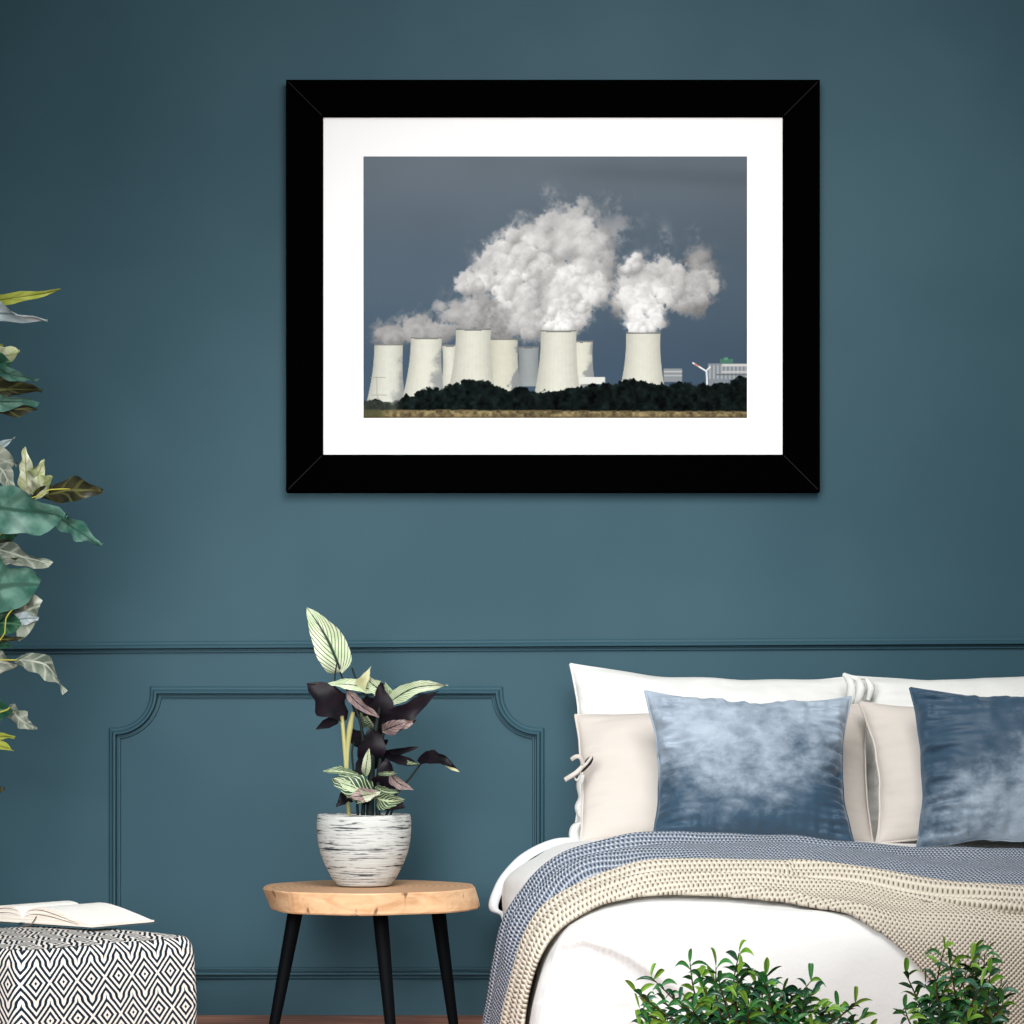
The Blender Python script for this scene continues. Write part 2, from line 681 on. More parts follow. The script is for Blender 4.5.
    # towers ------------------------------------------------------
    def tower(tl, tr, ty, bl, br_, by, col, shadow=None, dark=0):
        h = np.clip((YY - ty) / (by - ty), 0, 1)
        k = h ** 1.15
        xl_ = tl + (bl - tl) * k + 1.4 * np.sin(h * PI) * (1 if bl < tl else 0)
        xr_ = tr + (br_ - tr) * k - 1.4 * np.sin(h * PI)
        s = (XX - xl_) / np.maximum(1, (xr_ - xl_))
        ytop = ty + 1.2 * (2 * s - 1) ** 2 * -.5
        m = sm(XX, xl_ - .4, xl_ + .4) * (1 - sm(XX, xr_ - .4, xr_ + .4)) * sm(YY, ytop - .3, ytop + .7) * (YY < by + 2)
        shade = .80 + .24 * np.sin(np.clip(s, 0, 1) * PI * .9 + .15) ** .8
        ribs = 1 + .006 * np.sin(s * 60) + n3 * .05
        c = np.array(col)[None, None] * (shade * ribs * (1 - dark))[..., None]
        
        if shadow:
            sx, sw, sa = shadow
            sd = sm(s + n2 * .9 + (h - .5) * .35, sx, sx + sw) * sa
            c = c * (1 - sd[..., None]) + np.array([122, 126, 128.]) * sd[..., None]
        blend(m, c)
        rim = m * (YY < ytop + 1.8)
        blend(rim * .75, np.array([90, 92, 92.]))

    cream = (196, 196, 184)
    tower(518, 539, 346.5, 517, 541, 384, (136, 141, 142), None)
    tower(442, 457, 345, 441, 462, 386, (196, 196, 184))
    tower(570, 593, 341, 560, 595.5, 386, (196, 195, 182), (.75, .15, .8))
    tower(488, 518, 338.6, 484, 521.5, 394, (190, 189, 174), (.78, .12, .85))
    tower(374.5, 403, 344, 366.5, 405.5, 403, (196, 197, 186), (.9, .25, .7))
    tower(411, 442, 337.5, 402.5, 444.5, 398, (200, 200, 188), (.85, .25, .7))
    tower(456, 491, 328.8, 448.5, 494.5, 390, cream)
    tower(541, 576.5, 330.5, 534, 580.5, 396, cream)
    tower(626, 660.5, 332.5, 621, 664, 384, cream)

    def rect(x0, y0, x1, y1, col, al=1.0):
        m = sm(XX, x0 - .4, x0 + .4) * (1 - sm(XX, x1 - .4, x1 + .4)) * sm(YY, y0 - .4, y0 + .4) * (1 - sm(YY, y1 - .4, y1 + .4))
        blend(m * al, np.array(col, dtype=float))

    rect(580, 377, 605, 384, (205, 207, 200))
    rect(663.5, 368.5, 682, 382, (128, 134, 138)); rect(664, 371, 682, 372.2, (178, 180, 178)); rect(664, 375, 682, 376.2, (165, 168, 168))
    rect(708, 363.5, 748, 386, (120, 127, 134))
    for xx in range(709, 748, 4):
        rect(xx, 365, xx + 1.6, 379, (165, 168, 168), .8)
    rect(722, 364, 748, 366.5, (188, 188, 184)); rect(722, 371, 748, 373, (176, 177, 174)); rect(716, 374, 748, 375.2, (90, 96, 100))
    rect(720, 359, 733, 363.5, (72, 112, 96)); rect(724, 357.5, 728, 360, (84, 140, 110))
    # wind turbine
    def line(x0, y0, x1, y1, w, col):
        L2 = (x1 - x0) ** 2 + (y1 - y0) ** 2
        tt = np.clip(((XX - x0) * (x1 - x0) + (YY - y0) * (y1 - y0)) / L2, 0, 1)
        dd = np.hypot(XX - x0 - tt * (x1 - x0), YY - y0 - tt * (y1 - y0))
        blend(1 - sm(dd, w * .5 - .3, w * .5 + .5), np.array(col, dtype=float))
    line(706.5, 371, 707, 384, 1.5, (215, 218, 220))
    line(706, 371, 693, 363, 1.3, (225, 225, 225)); line(706, 371, 710, 367, 1.2, (215, 215, 215)); line(698, 366, 695, 364.2, 1.3, (190, 120, 100))
    # pylon in front of the first tower
    line(376.5, 377, 377.5, 402, .5, (150, 150, 142)); line(371, 377.5, 385, 377.5, .5, (150, 150, 142)); line(372, 395, 386, 395, .5, (150, 150, 142))

    # trees
    cx = [363, 380, 392, 398, 404, 412, 420, 436, 446, 452, 462, 474, 486, 494, 505, 520, 535, 552, 566, 585, 600, 618, 630, 645, 665, 685, 700, 715, 730, 740, 748]
    cy = [401, 400, 402, 403, 396, 395, 390, 388, 388, 384, 380, 378.5, 380, 384, 388, 388, 391, 391, 389, 385, 384, 382, 380, 382, 384, 382, 384, 383, 382, 378, 377]
    tt = np.interp(X, cx, cy)
    edge = tt[None, :] + (n1 * 7 + n3 * 5)
    m = sm(YY, edge - .5, edge + .8)
    tc = np.array([14, 20, 19.])[None, None] * (1 + 1.5 * (n1 + n3) + .25 * np.exp(-((YY - edge) / 5) ** 2))[..., None]
    blend(m, np.clip(tc, 5, 80))
    m = (1 - sm(XX, 396, 404)) * sm(YY, 400 + n1 * 7, 402 + n1 * 7)
    blend(m * .8, np.array([62, 68, 62.])[None, None] * (1 + n1)[..., None])
    # field
    e2 = 411 + n3 * 3 - 1.2 * (1 - sm(XX, 400, 700))
    m = sm(YY, e2 - .6, e2 + .8)
    gc = np.array([128, 114, 82.])[None, None] * (.85 + 1.0 * n3 + .3 * n1)[..., None]
    blend(m, gc)
    m = m * (1 - sm(XX, 378, 392))
    blend(m * .8, np.array([70, 72, 50.]) + 0 * gc)
    m = sm(YY, 415.5, 417.5)
    blend(m * .45, np.array([70, 62, 44.]) + 0 * gc)
    return np.clip(img, 0, 255)


img = paint()
H_, W_ = img.shape[:2]
a, b = P(AX0, AY0, MD), P(AX1, AY1, MD)
xs = np.linspace(a.x, b.x, W_ + 1) - fr.location.x
zs = np.linspace(a.z, b.z, H_ + 1) - fr.location.z
gx_, gz_ = np.meshgrid(xs, zs)
vv = np.stack([gx_, np.full_like(gx_, MD - D - .0008), gz_], -1).reshape(-1, 3)
ii = np.arange(H_ * W_).reshape(H_, W_)
rr_, cc_ = np.meshgrid(np.arange(H_), np.arange(W_), indexing='ij')
o0 = rr_ * (W_ + 1) + cc_
fc = np.stack([o0, o0 + W_ + 1, o0 + W_ + 2, o0 + 1], -1).reshape(-1, 4)
me = bpy.data.meshes.new('photo_print')
me.from_pydata(vv.tolist(), [], fc.tolist())
x = img / 255.0
lin_ = np.where(x <= .04045, x / 12.92, ((x + .055) / 1.055) ** 2.4)
colr = np.ones((H_ * W_, 4, 4), dtype=np.float32)
colr[:, :, :3] = lin_.reshape(-1, 1, 3)
ca = me.color_attributes.new('Col', 'FLOAT_COLOR', 'CORNER')
ca.data.foreach_set('color', colr.ravel())
me.materials.append(M_ART)
po = bpy.data.objects.new('photo_print', me)
COL.objects.link(po)
po.parent = fr
po['label'] = 'photograph of cooling towers with white steam under a grey sky'


# ------------------------------------------------------------------ bed: lofted bedding surface
def sec(pts, d):
    if not hasattr(d, '__len__'):
        d = [d] * len(pts)
    return [P(p[0], p[1], dd) for p, dd in zip(pts, d)]


S0 = sec([(512, 1006), (511, 975), (510, 940), (510, 905), (511, 892), (519, 875), (543, 858), (588, 843), (700, 838), (780, 838), (830, 838), (890, 838), (960, 838), (1040, 840), (1085, 858), (1095, 930), (1098, 1006)], 6.62)
SA = sec([(504, 1026), (504, 985), (503.5, 945), (503, 912), (503, 895), (508, 877), (532, 860), (580, 841), (700, 840), (790, 842), (856, 841), (932, 843), (1010, 843), (1110, 845), (1150, 870), (1160, 940), (1165, 1026)], 6.2)
SB = sec([(486, 1048), (488.5, 1012), (495, 968), (507, 926), (524, 898), (547, 871), (583, 852.5), (645, 838), (734, 836.5), (790, 838), (856, 846), (932, 851.5), (1024, 853), (1150, 858), (1210, 885), (1225, 960), (1228, 1048)], 5.75)
SD = sec([(503, 1087), (509, 1024), (518, 980), (531, 938), (548, 912), (578, 892), (612, 877), (655, 867), (734, 867), (790, 868), (847, 871.5), (932, 885.5), (1024, 893), (1200, 900), (1290, 935), (1310, 1010), (1315, 1100)],
         [5.1] * 9 + [5.07, 5.02, 4.93, 4.87, 4.85, 4.85, 4.85, 4.85])
SE = sec([(514, 1103), (520, 1040), (527, 991), (539, 954), (559, 926), (590, 906), (620, 897), (660, 892), (734, 894), (790, 897), (847, 901), (932, 911), (1024, 919), (1215, 930), (1300, 965), (1322, 1035), (1326, 1110)],
         [4.87] * 11 + [4.82, 4.80, 4.8, 4.8, 4.8, 4.8])
SG = sec([(525, 1112), (530, 1060), (537, 1012), (549, 985), (567, 965), (594, 950), (622, 944), (662, 941), (734, 941), (790, 942), (847, 945), (932, 952), (1024, 958), (1220, 965), (1305, 990), (1326, 1045), (1330, 1112)], 4.73)
SH = sec([(x_, 1114) for x_ in (532, 536, 542, 552, 570, 596, 624, 664, 738, 794, 851, 936, 1028, 1224, 1308, 1328, 1332)], 4.69)
NET = np.array([[list(p) for p in s] for s in (S0, SA, SB, SD, SE, SG, SH)])   # [b][a][3]
NB, NA = NET.shape[0], NET.shape[1]


def cr(P4, t):
    p0, p1, p2, p3 = P4
    return .5 * ((2 * p1) + (-p0 + p2) * t + (2 * p0 - 5 * p1 + 4 * p2 - p3) * t * t + (-p0 + 3 * p1 - 3 * p2 + p3) * t ** 3)


def spl(arr, t):
    n = len(arr)
    t = min(max(t, 0), n - 1 - 1e-9)
    i = int(t)
    f = t - i
    g = lambda k: arr[min(max(k, 0), n - 1)]
    return cr((g(i - 1), g(i), g(i + 1), g(i + 2)), f)


def S(a, b):
    rows = np.array([spl(NET[k], a) for k in range(NB)])
    return spl(rows, b)


def patch(a_s, bfun, nb, off, extra=None):
    """rows over b for each a; returns grid pts + uv in metres"""
    base, BB = [], []
    for a in a_s:
        ctrl = np.array([spl(NET[k], a) for k in range(NB)])
        b0, b1 = bfun(a, ctrl)
        BB.append((b0, b1))
        base.append([spl(ctrl, b0 + (b1 - b0) * j / (nb - 1)) for j in range(nb)])
    G = np.array(base)
    da = np.gradient(G, axis=0)
    db = np.gradient(G, axis=1)
    N = np.cross(da, db)
    N /= np.maximum(1e-9, np.linalg.norm(N, axis=2, keepdims=True))
    # outward: away from the bed's inner point
    cen = np.array([.85, -1.0, .15])
    sgn = np.sign(np.sum(N * (G - cen), axis=2, keepdims=True))
    N *= sgn
    O = np.zeros(G.shape[:2])
    for i, a in enumerate(a_s):
        for j in range(nb):
            t = j / (nb - 1)
            O[i, j] = off + (extra(a, t, G[i, j], BB[i][0] + (BB[i][1] - BB[i][0]) * t) if extra else 0)
    G2 = G + N * O[..., None]
    G2[..., 2] = np.maximum(G2[..., 2], .012)
    du = np.linalg.norm(np.diff(G[:, nb // 2], axis=0), axis=1)
    u = np.concatenate([[0], np.cumsum(du)])
    dv = np.linalg.norm(np.diff(G, axis=1) * np.array([1, .16, 1]), axis=2)   # the throws lie bunched up lengthwise
    v = np.concatenate([np.zeros((len(a_s), 1)), np.cumsum(dv, axis=1)], axis=1)
    v = v - v[:, :1]
    UV = [[(float(u[i]), float(v[i, j])) for j in range(nb)] for i in range(len(a_s))]
    return G2, UV


def proj(p):
    d = p[1] + D
    s = F / d
    return 512 + p[0] * s, 744 + (CZ - p[2]) * s


CREASE = [[(545, 985), (552, 962), (562, 949), (583, 944), (612, 953), (632, 963), (652, 978), (672, 992), (700, 1004)],
          [(540, 1030), (545, 990), (556, 965), (570, 950)], [(640, 990), (600, 1001), (560, 1003)], [(690, 1015), (640, 1012), (590, 1022)]]


def segd(x, y, pl):
    best = 1e9
    sg = 1
    for (x0, y0), (x1, y1) in zip(pl[:-1], pl[1:]):
        L2 = (x1 - x0) ** 2 + (y1 - y0) ** 2
        t = max(0, min(1, ((x - x0) * (x1 - x0) + (y - y0) * (y1 - y0)) / L2))
        dx, dy = x - x0 - t * (x1 - x0), y - y0 - t * (y1 - y0)
        dd = math.hypot(dx, dy)
        if dd < best:
            best = dd
            sg = 1 if dy > 0 else -1
    return best * sg


def duvet_extra(a, t, p, b):
    v = Vector(p)
    o = (noise.noise(v * 3.1) * .010 + noise.noise(v * 8) * .004) * (1 if b < 1 or b > 4.3 else .3)
    o += float(np.interp(b, [0, 1, 1.9, 3.0, 4.0, 4.5, 6], [0, 0, -.020, -.026, -.020, -.005, 0]))
    x_, y_ = proj(p)
    if p[1] < -1.6 and x_ < 720:
        d1 = segd(x_, y_, CREASE[0])
        fade = max(0, min(1, (720 - x_) / 60)) * max(0, min(1, (x_ - 549) / 16))
        o += fade * (.013 if d1 < 0 else -.013) * min(1, abs(d1) / 1.5) * math.exp(-(d1 / (22 if d1 > 0 else 30)) ** 2)
        for c in CREASE[1:]:
            dd = segd(x_, y_, c)
            o += .005 * math.tanh(dd / 4) * math.exp(-(dd / 16) ** 2)
    return o


bed = thing('bed', (.9, -.9, 0), 'wide low bed under white bedding standing against the teal wall', 'bed')
mb = MB()
mb.box((.16, -1.70, .22), (1.64, -.06, .40))
bevel(mb.build('mattress', M_SHEET, bed, smooth=False), .04, 3)
mb = MB()
mb.box((.18, -1.68, .10), (1.62, -.05, .215))
bevel(mb.build('bed_base', M_BLACKWOOD, bed, smooth=False), .01)
for x_ in (.24, 1.56):
    for y_ in (-1.6, -.14):
        mb = MB()
        mb.tube([(x_, y_, 0), (x_, y_, .10)], [.022, .028], 12)
        mb.build('leg', M_BLACKWOOD, bed)

aall = list(np.concatenate([np.linspace(0, 8, 230), np.linspace(8, 16, 90)[1:]]))
G2, UV = patch(aall, lambda a, c: (0.0, 6.0), 230, 0.0, duvet_extra)
mb = MB()
mb.grid(G2, UV)
dv = mb.build('duvet', M_DUVET)
tag(dv, 'puffy white cotton duvet covering the bed and hanging over its foot', 'duvet')

SHEETSEC = [(503, 950), (503, 917), (490.5, 908), (496, 888), (506, 872), (523.5, 855), (550, 842), (575, 839), (640, 839)]
mb = MB()
rows = []
SHC = np.array(SHEETSEC, dtype=float)
for d, k in ((6.27, .22), (6.275, .0), (6.36, -.02), (6.46, .0), (6.56, .12), (6.57, .6)):
    rw = []
    for q in np.linspace(0, len(SHEETSEC) - 1, 48):
        p = spl(SHC, q)
        e_ = math.sin(PI * q / (len(SHEETSEC) - 1)) ** .5
        kk = k * e_
        rw.append(P(p[0] + (575 - p[0]) * kk * .5, p[1] + (905 - p[1]) * kk * .5, d))
    rows.append(rw)
mb.grid(rows)
sh = mb.build('bed_sheet', M_SHEET)
sh.modifiers.new('s', 'SOLIDIFY').thickness = .004
tag(sh, 'pale grey bed sheet corner sticking out beside the duvet near the wall', 'sheet')


def interp(x_, pts):
    return float(np.interp(x_, [p[0] for p in pts], [p[1] for p in pts]))


def blue_b(a, c):
    return 2.0, 3.35


def blue_extra(a, t, p, b):
    v = Vector(p)
    o = .0
    o += .011 * math.exp(-((t - .06) / .06) ** 2)
    k = .5 + .5 * math.sin(a * .8)
    left = max(0, min(1, (8.5 - a) / 3))
    c1 = .45 + .06 * math.sin(a * .9 + 1)
    c2 = .74 - .03 * (a - 5)
    o += .020 * math.exp(-((t - c1) / .10) ** 2) * (.3 + .7 * left)
    o -= .016 * math.exp(-((t - c1 - .17) / .05) ** 2) * (.3 + .7 * left)
    o += .012 * math.exp(-((t - .28) / .05) ** 2) * max(0, min(1, (a - 8) / 2))
    o += (.006 + .008 * left) * math.cos(2 * PI * (t * 2.6 + .16 * math.sin(a * .9)))
    o += noise.noise(v * 9) * .004
    return o


aleft = list(np.concatenate([np.linspace(0.0, 8, 130), np.linspace(8, 15.7, 90)[1:]]))
G2, UV = patch(aleft, blue_b, 60, -.009, blue_extra)
mb = MB()
mb.grid(G2, UV)
bt = mb.build('throw_blanket', M_KNIT_BLUE)
bt.modifiers.new('s', 'SOLIDIFY').thickness = .008
tag(bt, 'slate blue chunky knitted throw draped across the bed behind the cream one', 'blanket')

LOW = [(734, 894), (790, 900), (847, 916), (890, 937), (926, 971), (960, 1012), (1000, 1075), (1030, 1112), (1400, 1112)]


def cream_b(a, c):
    b0 = 3.0
    b1 = 4.0
    if a >= 8:
        last = 4.0
        for q in np.linspace(3.6, 5.97, 80):
            p = spl(c, q)
            x_, y_ = proj(p)
            last = q
            if y_ >= interp(x_, LOW):
                break
        b1 = last
    return b0, b1


def cream_extra(a, t, p, b):
    v = Vector(p)
    o = .014 * math.exp(-((t - .12) / .13) ** 2) if a < 9 else .014 * math.exp(-((t - .06) / .07) ** 2)
    gc = .42 if a < 8 else max(.10, .42 - (a - 8) * .08)
    o -= .014 * math.exp(-((t - gc) / .06) ** 2) * (1 if a > 5.5 else .5)
    o += .010 * math.exp(-((t - gc - .2) / .14) ** 2)
    o += noise.noise(v * 6) * .005 + float(np.interp(b, [3.9, 4.5], [0, .014])) - .012 * max(0, (t - .88) / .12)
    # soft hanging folds on the foot side
    if a > 9.5:
        o += .007 * math.sin(p[0] * 26 + p[2] * 6) * min(1, (a - 9.5)) * t
    return o


G2, UV = patch(aleft, cream_b, 70, .002, cream_extra)
mb = MB()
mb.grid(G2, UV)
ct = mb.build('throw_blanket', M_KNIT_CREAM)
ct.modifiers.new('s', 'SOLIDIFY').thickness = .008
tag(ct, 'cream open-stitch knitted throw draped across the foot end of the bed', 'blanket')


# ------------------------------------------------------------------ pillows
def pillow(name, TL, TR, BR, BL, T, mat, label, cat, group, bow=.03, seed=0, wr=.004, edgewr=.006, n=70, seam=True, ear=1.0):
    TL, TR, BR, BL = map(Vector, (TL, TR, BR, BL))
    root = thing(name, (BL + BR) / 2, label, cat, group)
    ex = ((TR - TL) + (BR - BL)).normalized()
    ez = ((TL - BL) + (TR - BR)).normalized()
    nr = ex.cross(ez).normalized()
    if nr.y > 0:
        nr = -nr
    mb = MB()
    so = Vector((seed * 3.7, seed * 1.3, 0))

    def pt(u, v, side):
        # u,v in 0..1, v up
        a, b = 2 * u - 1, 2 * v - 1
        p = BL.lerp(BR, u).lerp(TL.lerp(TR, u), v)
        # inward bow of edges
        k1 = (1 - b * b) * a * abs(a) ** 1.5
        k2 = (1 - a * a) * b * abs(b) ** 1.5
        wob = noise.noise(Vector((u * 5, v * 5, seed))) * .35 + 1
        p = p - ex * bow * k1 * wob - ez * bow * k2 * wob
        e = max(0, (1 - abs(a) ** 2.6)) * max(0, (1 - abs(b) ** 2.6))
        h = T * e ** .52
        q = Vector((u * 4, v * 4, side * .5)) + so
        h += (noise.noise(q) * wr * 1.6 + noise.noise(q * 2.7) * wr) * e ** .4
        # puckers running in from the seams
        da, db = 1 - abs(a), 1 - abs(b)
        h += edgewr * math.exp(-da * 5) * noise.noise(Vector((seed, v * 26, a * 2.5))) * min(1, e * 6)
        h += .5 * edgewr * math.exp(-db * 6) * noise.noise(Vector((u * 26, seed + 5, b * 2.5))) * min(1, e * 6)
        return p + nr * h * side

    ts = [(.5 - .5 * math.cos(PI * i / n)) * .5 + .5 * i / n for i in range(n + 1)]
    for side in (1, -1):
        g = [[pt(u, v, side) for v in ts] for u in ts]
        mb.grid(g, flip=(side < 0))
    o = mb.build('cover', mat, root)
    if seam:
        pts = []
        for i in range(n):
            pts.append(pt(ts[i], 1, 0))
        for i in range(n):
            pts.append(pt(1, 1 - ts[i], 0))
        for i in range(n):
            pts.append(pt(1 - ts[i], 0, 0))
        for i in range(n + 1):
            pts.append(pt(0, ts[i], 0))
        m2 = MB()
        m2.tube(pts, .0035, 6)
        m2.build('piping', mat, root)
    return root


gW, gB, gV = 'white pillows against the wall', 'beige pillows on the bed', 'blue velvet cushions on the bed'
pwl = pillow('pillow', P(570, 664, 6.58), P(852, 677, 6.58), P(857, 843, 6.40), P(572, 842, 6.40), .085, M_PILLOW_W,
             'white linen pillow against the wall at the left end of the bed', 'pillow', gW, .030, 1, .009, .016)
pwr = pillow('pillow', P(846, 676, 6.56), P(1132, 664, 6.58), P(1128, 843, 6.40), P(850, 843, 6.40), .085, M_PILLOW_W,
             'white linen pillow with a twisted corner, behind the beige pillow at the right', 'pillow', gW, .030, 2, .009, .016)
pbl = pillow('pillow', P(575, 715, 6.40), P(868, 704, 6.42), P(873, 843, 6.20), P(580, 842, 6.20), .085, M_PILLOW_B,
             'beige linen pillow with a ribbon tie at its left edge', 'pillow', gB, .014, 3, .005, .008)
pbr = pillow('pillow', P(859, 702, 6.30), P(1150, 702, 6.36), P(1150, 844, 6.16), P(876, 844, 6.16), .085, M_PILLOW_B,
             'beige linen pillow partly hidden behind the right blue velvet cushion', 'pillow', gB, .030, 4, .005, .008)
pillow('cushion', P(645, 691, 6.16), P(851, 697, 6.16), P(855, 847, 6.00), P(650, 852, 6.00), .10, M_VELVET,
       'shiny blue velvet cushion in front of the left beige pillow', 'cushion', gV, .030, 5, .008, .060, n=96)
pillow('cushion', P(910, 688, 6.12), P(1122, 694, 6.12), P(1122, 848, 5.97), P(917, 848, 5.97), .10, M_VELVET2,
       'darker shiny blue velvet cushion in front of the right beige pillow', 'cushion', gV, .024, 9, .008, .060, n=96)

# ribbon tie of the left beige pillow
def ribbon(mb, pts, w, mi=0):
    pts = [Vector(p) for p in pts]
    L, Rr = [], []
    for i, p in enumerate(pts):
        t = (pts[min(i + 1, len(pts) - 1)] - pts[max(i - 1, 0)]).normalized()
        s = t.cross(Vector((0, -1, .15))).normalized() * w / 2
        L.append(p - s)
        Rr.append(p + s)
    mb.grid([L, [(a + b) / 2 + Vector((0, -.002, 0)) for a, b in zip(L, Rr)], Rr])


def sm3(pts, n=16):
    arr = np.array([list(p) for p in pts])
    return [Vector(spl(arr, t)) for t in np.linspace(0, len(arr) - 1, n)]


mb = MB()
ribbon(mb, sm3([P(583, 766, 6.20), P(577, 772, 6.19), P(571, 776, 6.19), P(564.5, 780, 6.2)]), .0125)
ribbon(mb, sm3([P(584, 765, 6.20), P(580, 757, 6.19), P(575, 757, 6.19), P(571, 760, 6.20)]), .0115)
ribbon(mb, sm3([P(579, 771, 6.21), P(579, 778, 6.20), P(576, 780, 6.20), P(574, 775, 6.20)]), .006)
ribbon(mb, sm3([P(592, 756, 6.2), P(587, 763, 6.185), P(583, 767, 6.185)]), .008)
o = mb.build('ribbon_tie', M_PILLOW_B, pbl)
o.modifiers.new('s', 'SOLIDIFY').thickness = .002
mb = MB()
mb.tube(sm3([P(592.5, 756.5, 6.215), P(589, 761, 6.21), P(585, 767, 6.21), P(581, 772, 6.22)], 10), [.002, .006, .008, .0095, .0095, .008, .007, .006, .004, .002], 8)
mb.build('side_opening_shade', M_DARKGAP, pbl)  # dark tube standing in for the shade inside the slit

# scalloped white flap of the pillow case behind
mb = MB()
out = [(580, 775, 0), (577, 785, 0), (579, 797, 0), (575.5, 806, 0), (577, 814, 0), (580, 821, 0), (572, 826, 0), (569.5, 834, 0), (571, 841, 0)]
L = sm3([P(x_, y_, 6.30) for x_, y_, _ in out], 60)
mb.grid([[p for p in L], [p + Vector((.012, -.008, 0)) for p in L], [p + Vector((.030, .0, 0)) for p in L]])
o = mb.build('side_flap', M_PILLOW_W, pwl)
o.modifiers.new('s', 'SOLIDIFY').thickness = .004
# twisted corner of the right white pillow
mb = MB()
for pts, rads in (
        ([P(846, 676, 6.47), P(851, 684, 6.45), P(851, 697, 6.45), P(849, 708, 6.46)], (.007, .013, .013, .006)),
        ([P(857, 679, 6.46), P(861, 686, 6.44), P(859, 698, 6.44), P(855, 708, 6.46)], (.006, .013, .012, .005)),
        ([P(866, 679, 6.48), P(871, 688, 6.46), P(868, 700, 6.46)], (.006, .012, .006)),
        ([P(844, 675, 6.48), P(853, 678, 6.46), P(864, 678, 6.47)], (.007, .008, .005))):
    q = sm3(pts, 14)
    rr = np.interp(np.linspace(0, 1, 14), np.linspace(0, 1, len(rads)), rads)
    mb.tube(q, list(rr), 12)
mb.build('twisted_corner', M_PILLOW_W, pwr)

# ------------------------------------------------------------------ stool
TY = 6.2
c0 = P(369, 886, TY)
st = thing('side_stool', (c0.x, c0.y, 0), 'low side stool with a round live-edge wood slab on black legs', 'stool')
ZT, ZB = .4065, .349
TH = {}
N_ = 96


def outline(ang, lev):
    # lev 0 top, 1 bottom
    r_ = .297 + .004 * math.sin(3 * ang + 1) + .003 * math.sin(7 * ang)
    r_ *= 1 - .030 * abs(math.sin(ang * 4.5 + .6)) ** 1.5 * (1 if math.sin(ang) < .3 else .4)
    x_, y_ = r_ * math.cos(ang), r_ * math.sin(ang) * 1.03
    k = max(0, math.cos(ang)) ** 4
    kl = max(0, -math.cos(ang)) ** 3
    x_ += lev * (.022 * k + .026 * kl)
    if ang > PI:                # front
        y_ += lev * .012 * abs(math.sin(ang))
    if x_ > .27:
        x_ = .27 + (x_ - .27) * .6
    if x_ < -.275:
        x_ = -.275 + (x_ + .275) * .7
    return x_, y_


mb = MB()
rings = []
for z, lev, ins in ((ZB, 1, .95), (ZB, 1, .99), (ZB + .004, .97, 1.0), (ZB + .022, .7, 1.0), (ZB + .042, .3, 1.0), (ZT - .003, .05, 1.0), (ZT, 0, .994)):
    rg = []
    for i in range(N_):
        an = 2 * PI * i / N_
        x_, y_ = outline(an, lev)
        nz = 1 + .010 * noise.noise(Vector((x_ * 9, y_ * 9, z * 22)))
        rg.append(Vector((c0.x + x_ * ins * nz, c0.y + y_ * ins * nz, z)))
    rings.append(rg)
mb.grid(rings, closed=True, flip=True)
o0 = (len(rings) - 1) * N_
cv = len(mb.v)
tops = [[Vector((c0.x, c0.y, ZT)).lerp(p, k) for p in rings[-1]] for k in (.02, .35, .7, 1)]
mb.grid(tops, mi=1, closed=True, flip=False)
mb.grid([[Vector((c0.x, c0.y, ZB)).lerp(p, k) for p in rings[0]] for k in (.02, 1)], closed=True)
loc = Vector((c0.x, c0.y, .38))
tt = mb.build('tabletop', [M_WOOD, M_WOODTOP], None, smooth=False, loc=loc)
tt.parent = st
tt.location = loc - st.location
for xt, xb, dt, db in ((296, 271, 6.15, 6.1), (380, 392.5, 6.05, 5.98), (437.5, 454.5, 6.28, 6.32)):
    mb = MB()
    a = P(xt, 914, dt)
    a.z = ZB + .001
    b = P(xb, 1030, db)
    b.z = 0
    mb.tube([a, a.lerp(b, .02), a.lerp(b, .97), b], [.0185, .0205, .0135, .012], 16)
    mb.build('leg', M_BLACKWOOD, st)

# ------------------------------------------------------------------ leaves
def leaf(mb, base, tip, width, mi=0, bend=0.0, side_bend=0.0, fold=.25, face=0.0, wave=0.0, seed=0, n=10, shp=.85, droop=0, twist=0.0, peak=.8, rag=0.0):
    """leaf blade; face = turn about its own axis (radians), 0 faces -Y"""
    base, tip = Vector(base), Vector(tip)
    ax = tip - base
    Lh = ax.length
    ax.normalize()
    nr = Vector((0, -1, 0)) - ax * Vector((0, -1, 0)).dot(ax)
    if nr.length < .2:
        nr = Vector((0, -.3, 1)) - ax * Vector((0, -.3, 1)).dot(ax)
    nr.normalize()
    sd = ax.cross(nr).normalized()
    rows, uvs = [], []
    for i in range(n + 1):
        t = i / n
        fa = face + twist * (t - .5)
        ns = nr * math.cos(fa) + sd * math.sin(fa)
        ss = sd * math.cos(fa) - nr * math.sin(fa)
        c = base + ax * Lh * t + nr * bend * math.sin(PI * t) * Lh + sd * side_bend * math.sin(PI * t) * Lh
        c.z += -droop * Lh * t * t + droop * Lh * t * .9
        w = width / 2 * (max(0, math.sin(PI * min(1, t ** peak))) ** shp) + .0004
        row, uvr = [], []
        for j in (-1, -.55, 0, .55, 1):
            wv = wave * width * math.sin(t * 9 + seed * 2 + j * 1.2) * abs(j)
            rg = rag * width * noise.noise(Vector((t * 4.5 + seed * 3.1, j * 1.3, seed * .77))) * (abs(j) + .15)
            row.append(c + ss * (w * j + rg) + ns * (fold * abs(j) * w + wv + rg * .8))
            uvr.append((t, .5 + .5 * j))
        rows.append(row)
        uvs.append(uvr)
    mb.grid(rows, uvs, mi)


